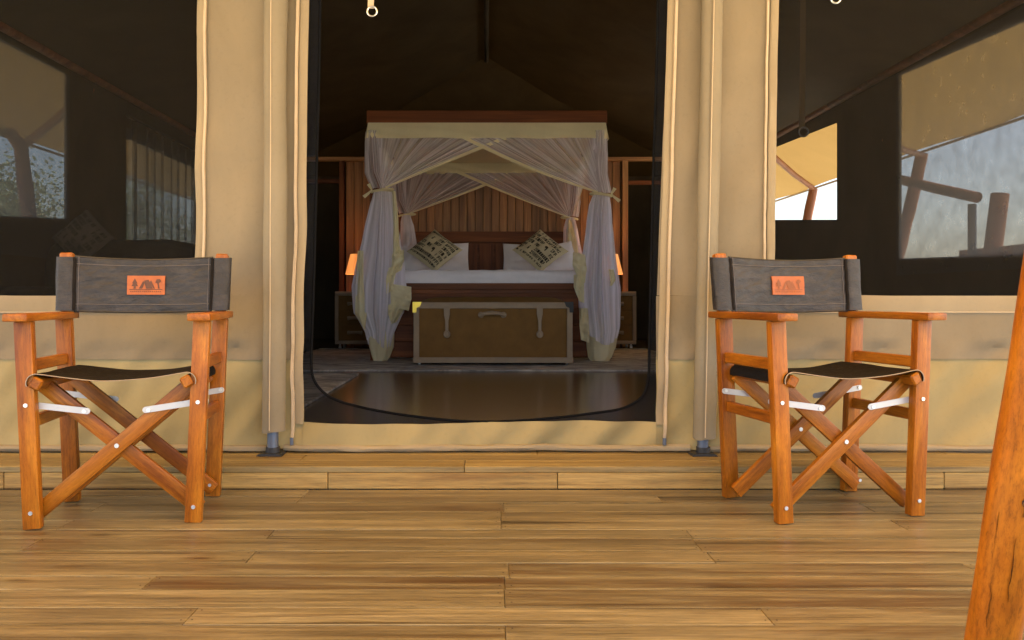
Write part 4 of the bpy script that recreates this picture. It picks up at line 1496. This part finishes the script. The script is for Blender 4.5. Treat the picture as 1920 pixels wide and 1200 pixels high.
# ------------------------------------------------------------------ dark sofa behind the left window
M_sofa = plain('dark_sofa_cloth', (.045, .04, .035), .85, 0, 6, .25, .3, .01, .15)
sofa = thing('sofa', (-2.55, 5.4, FLOOR_Z + .02), 'dark upholstered sofa standing inside behind the left window screen', 'sofa')


def soft_box(name, c, sz, bulge, parent_):
    b = MB()
    nx_ = 14

    def shell(u, v):
        th, ph = 2 * math.pi * u, math.pi * (v - .5)
        e = .32
        sg = lambda a, p_: (abs(a) ** p_) * (1 if a >= 0 else -1)
        n_ = 1 + .03 * noise.noise(Vector((math.cos(th) * 2 + c[0] * 3, math.sin(th) * 2, ph * 2 + c[2])))
        return Vector((c[0] + sz[0] / 2 * sg(math.cos(ph), e) * sg(math.cos(th), e) * n_, c[1] + sz[1] / 2 * sg(math.cos(ph), e) * sg(math.sin(th), e) * n_, c[2] + sz[2] / 2 * sg(math.sin(ph), e) * n_))
    b.grid(shell, 40, 20, closed_u=True)
    return b.build(name, M_sofa, parent_)


soft_box('seat_base', (-2.55, 5.28, .32), (1.1, .78, .34), 0, sofa)
soft_box('seat_cushion', (-2.55, 5.2, .56), (.88, .66, .16), 0, sofa)
soft_box('backrest', (-2.55, 5.66, .74), (1.08, .22, .72), 0, sofa)
for xx in (-3.05, -2.05):
    soft_box('arm', (xx, 5.28, .52), (.18, .8, .5), 0, sofa)
for xx in (-3.0, -2.1):
    for yy in (4.97, 5.62):
        boxp('leg', (xx, yy, FLOOR_Z + .055), (.05, .05, .08), M_bed, sofa)

# ------------------------------------------------------------------ sheer curtain by the left side window
cu = thing('sheer_curtain', (-3.3, 8.4, FLOOR_Z), 'pale sheer curtain hanging over the dim window inside at left', 'curtain')
mb = MB()
mb.grid(lambda u, v: Vector((-3.3 + .035 * math.sin(u * 60 + 2 * noise.noise(Vector((u * 9, 0, 0)))) * (1.1 - .3 * v), 7.45 + 1.95 * u, .25 + 2.1 * v)), 150, 6)
mb.build('cloth', M_curtain, cu)
mb = MB(); mb.tube([(-3.3, 7.35, 2.37), (-3.3, 9.5, 2.37)], .015, 8); mb.build('rod', M_plate, cu)

# ------------------------------------------------------------------ trees outside the side windows


def tree(loc, h, rad, seed, label, group):
    r_ = random.Random(seed)
    t_ = thing('bush_tree', loc, label, 'tree', group)
    L = Vector(loc)
    b = MB()
    tops = []
    trunk_top = L + Vector((r_.uniform(-.3, .3), r_.uniform(-.3, .3), h * .45))
    b.tube([L, L.lerp(trunk_top, .5) + Vector((r_.uniform(-.1, .1), 0, 0)), trunk_top], [h * .035, h * .028, h * .02], 8)
    for k in range(9):
        a = r_.uniform(0, 6.28); e = r_.uniform(.25, .95)
        tip = L + Vector((math.cos(a) * rad * r_.uniform(.4, .9), math.sin(a) * rad * r_.uniform(.4, .9), h * (.4 + .5 * e)))
        b.tube([trunk_top.lerp(L, .25 * r_.random()), trunk_top.lerp(tip, .5) + Vector((0, 0, .2)), tip], [h * .014, h * .009, h * .004], 6)
        tops.append(tip)
    b.build('trunk', M_bark, t_)
    vs, fs = [], []
    for k in range(7000):
        c = r_.choice(tops) + Vector((r_.gauss(0, .26) * rad, r_.gauss(0, .26) * rad, r_.gauss(0, .12) * h))
        if c.z < L.z + .1 * h: continue
        a = Vector((r_.gauss(0, 1), r_.gauss(0, 1), r_.gauss(0, 1))).normalized()
        d_ = a.orthogonal().normalized()
        s = r_.uniform(.03, .075)
        n_ = len(vs)
        vs += [c - a * s, c + d_ * s * .5, c + a * s, c - d_ * s * .5]
        fs.append((n_, n_ + 1, n_ + 2, n_ + 3))
    b = MB(); b.add(vs, fs); b.build('crown', M_leaf, t_, smooth=False)


G1 = 'trees beyond the left side windows'
tree((-11.6, 18.5, -.42), 4.6, 1.5, 1, 'leafy tree at the right in the far left side window', G1)
tree((-13.8, 20.6, -.42), 4.2, 1.6, 2, 'low leafy tree behind the leaning pole in the far left window', G1)
tree((-14.4, 22.4, -.42), 5.2, 1.5, 3, 'tall thin tree at the left edge of the photo behind the window', G1)
tree((-11.2, 25.0, -.42), 5.0, 1.8, 4, 'dim tree showing behind the pale sheer curtain', G1)
#tree((14.5, 21.5, -.42), 4.2, 1.5, 6, 'greyish tree at the right edge of the photo behind the railing', 'trees beyond the right side windows')
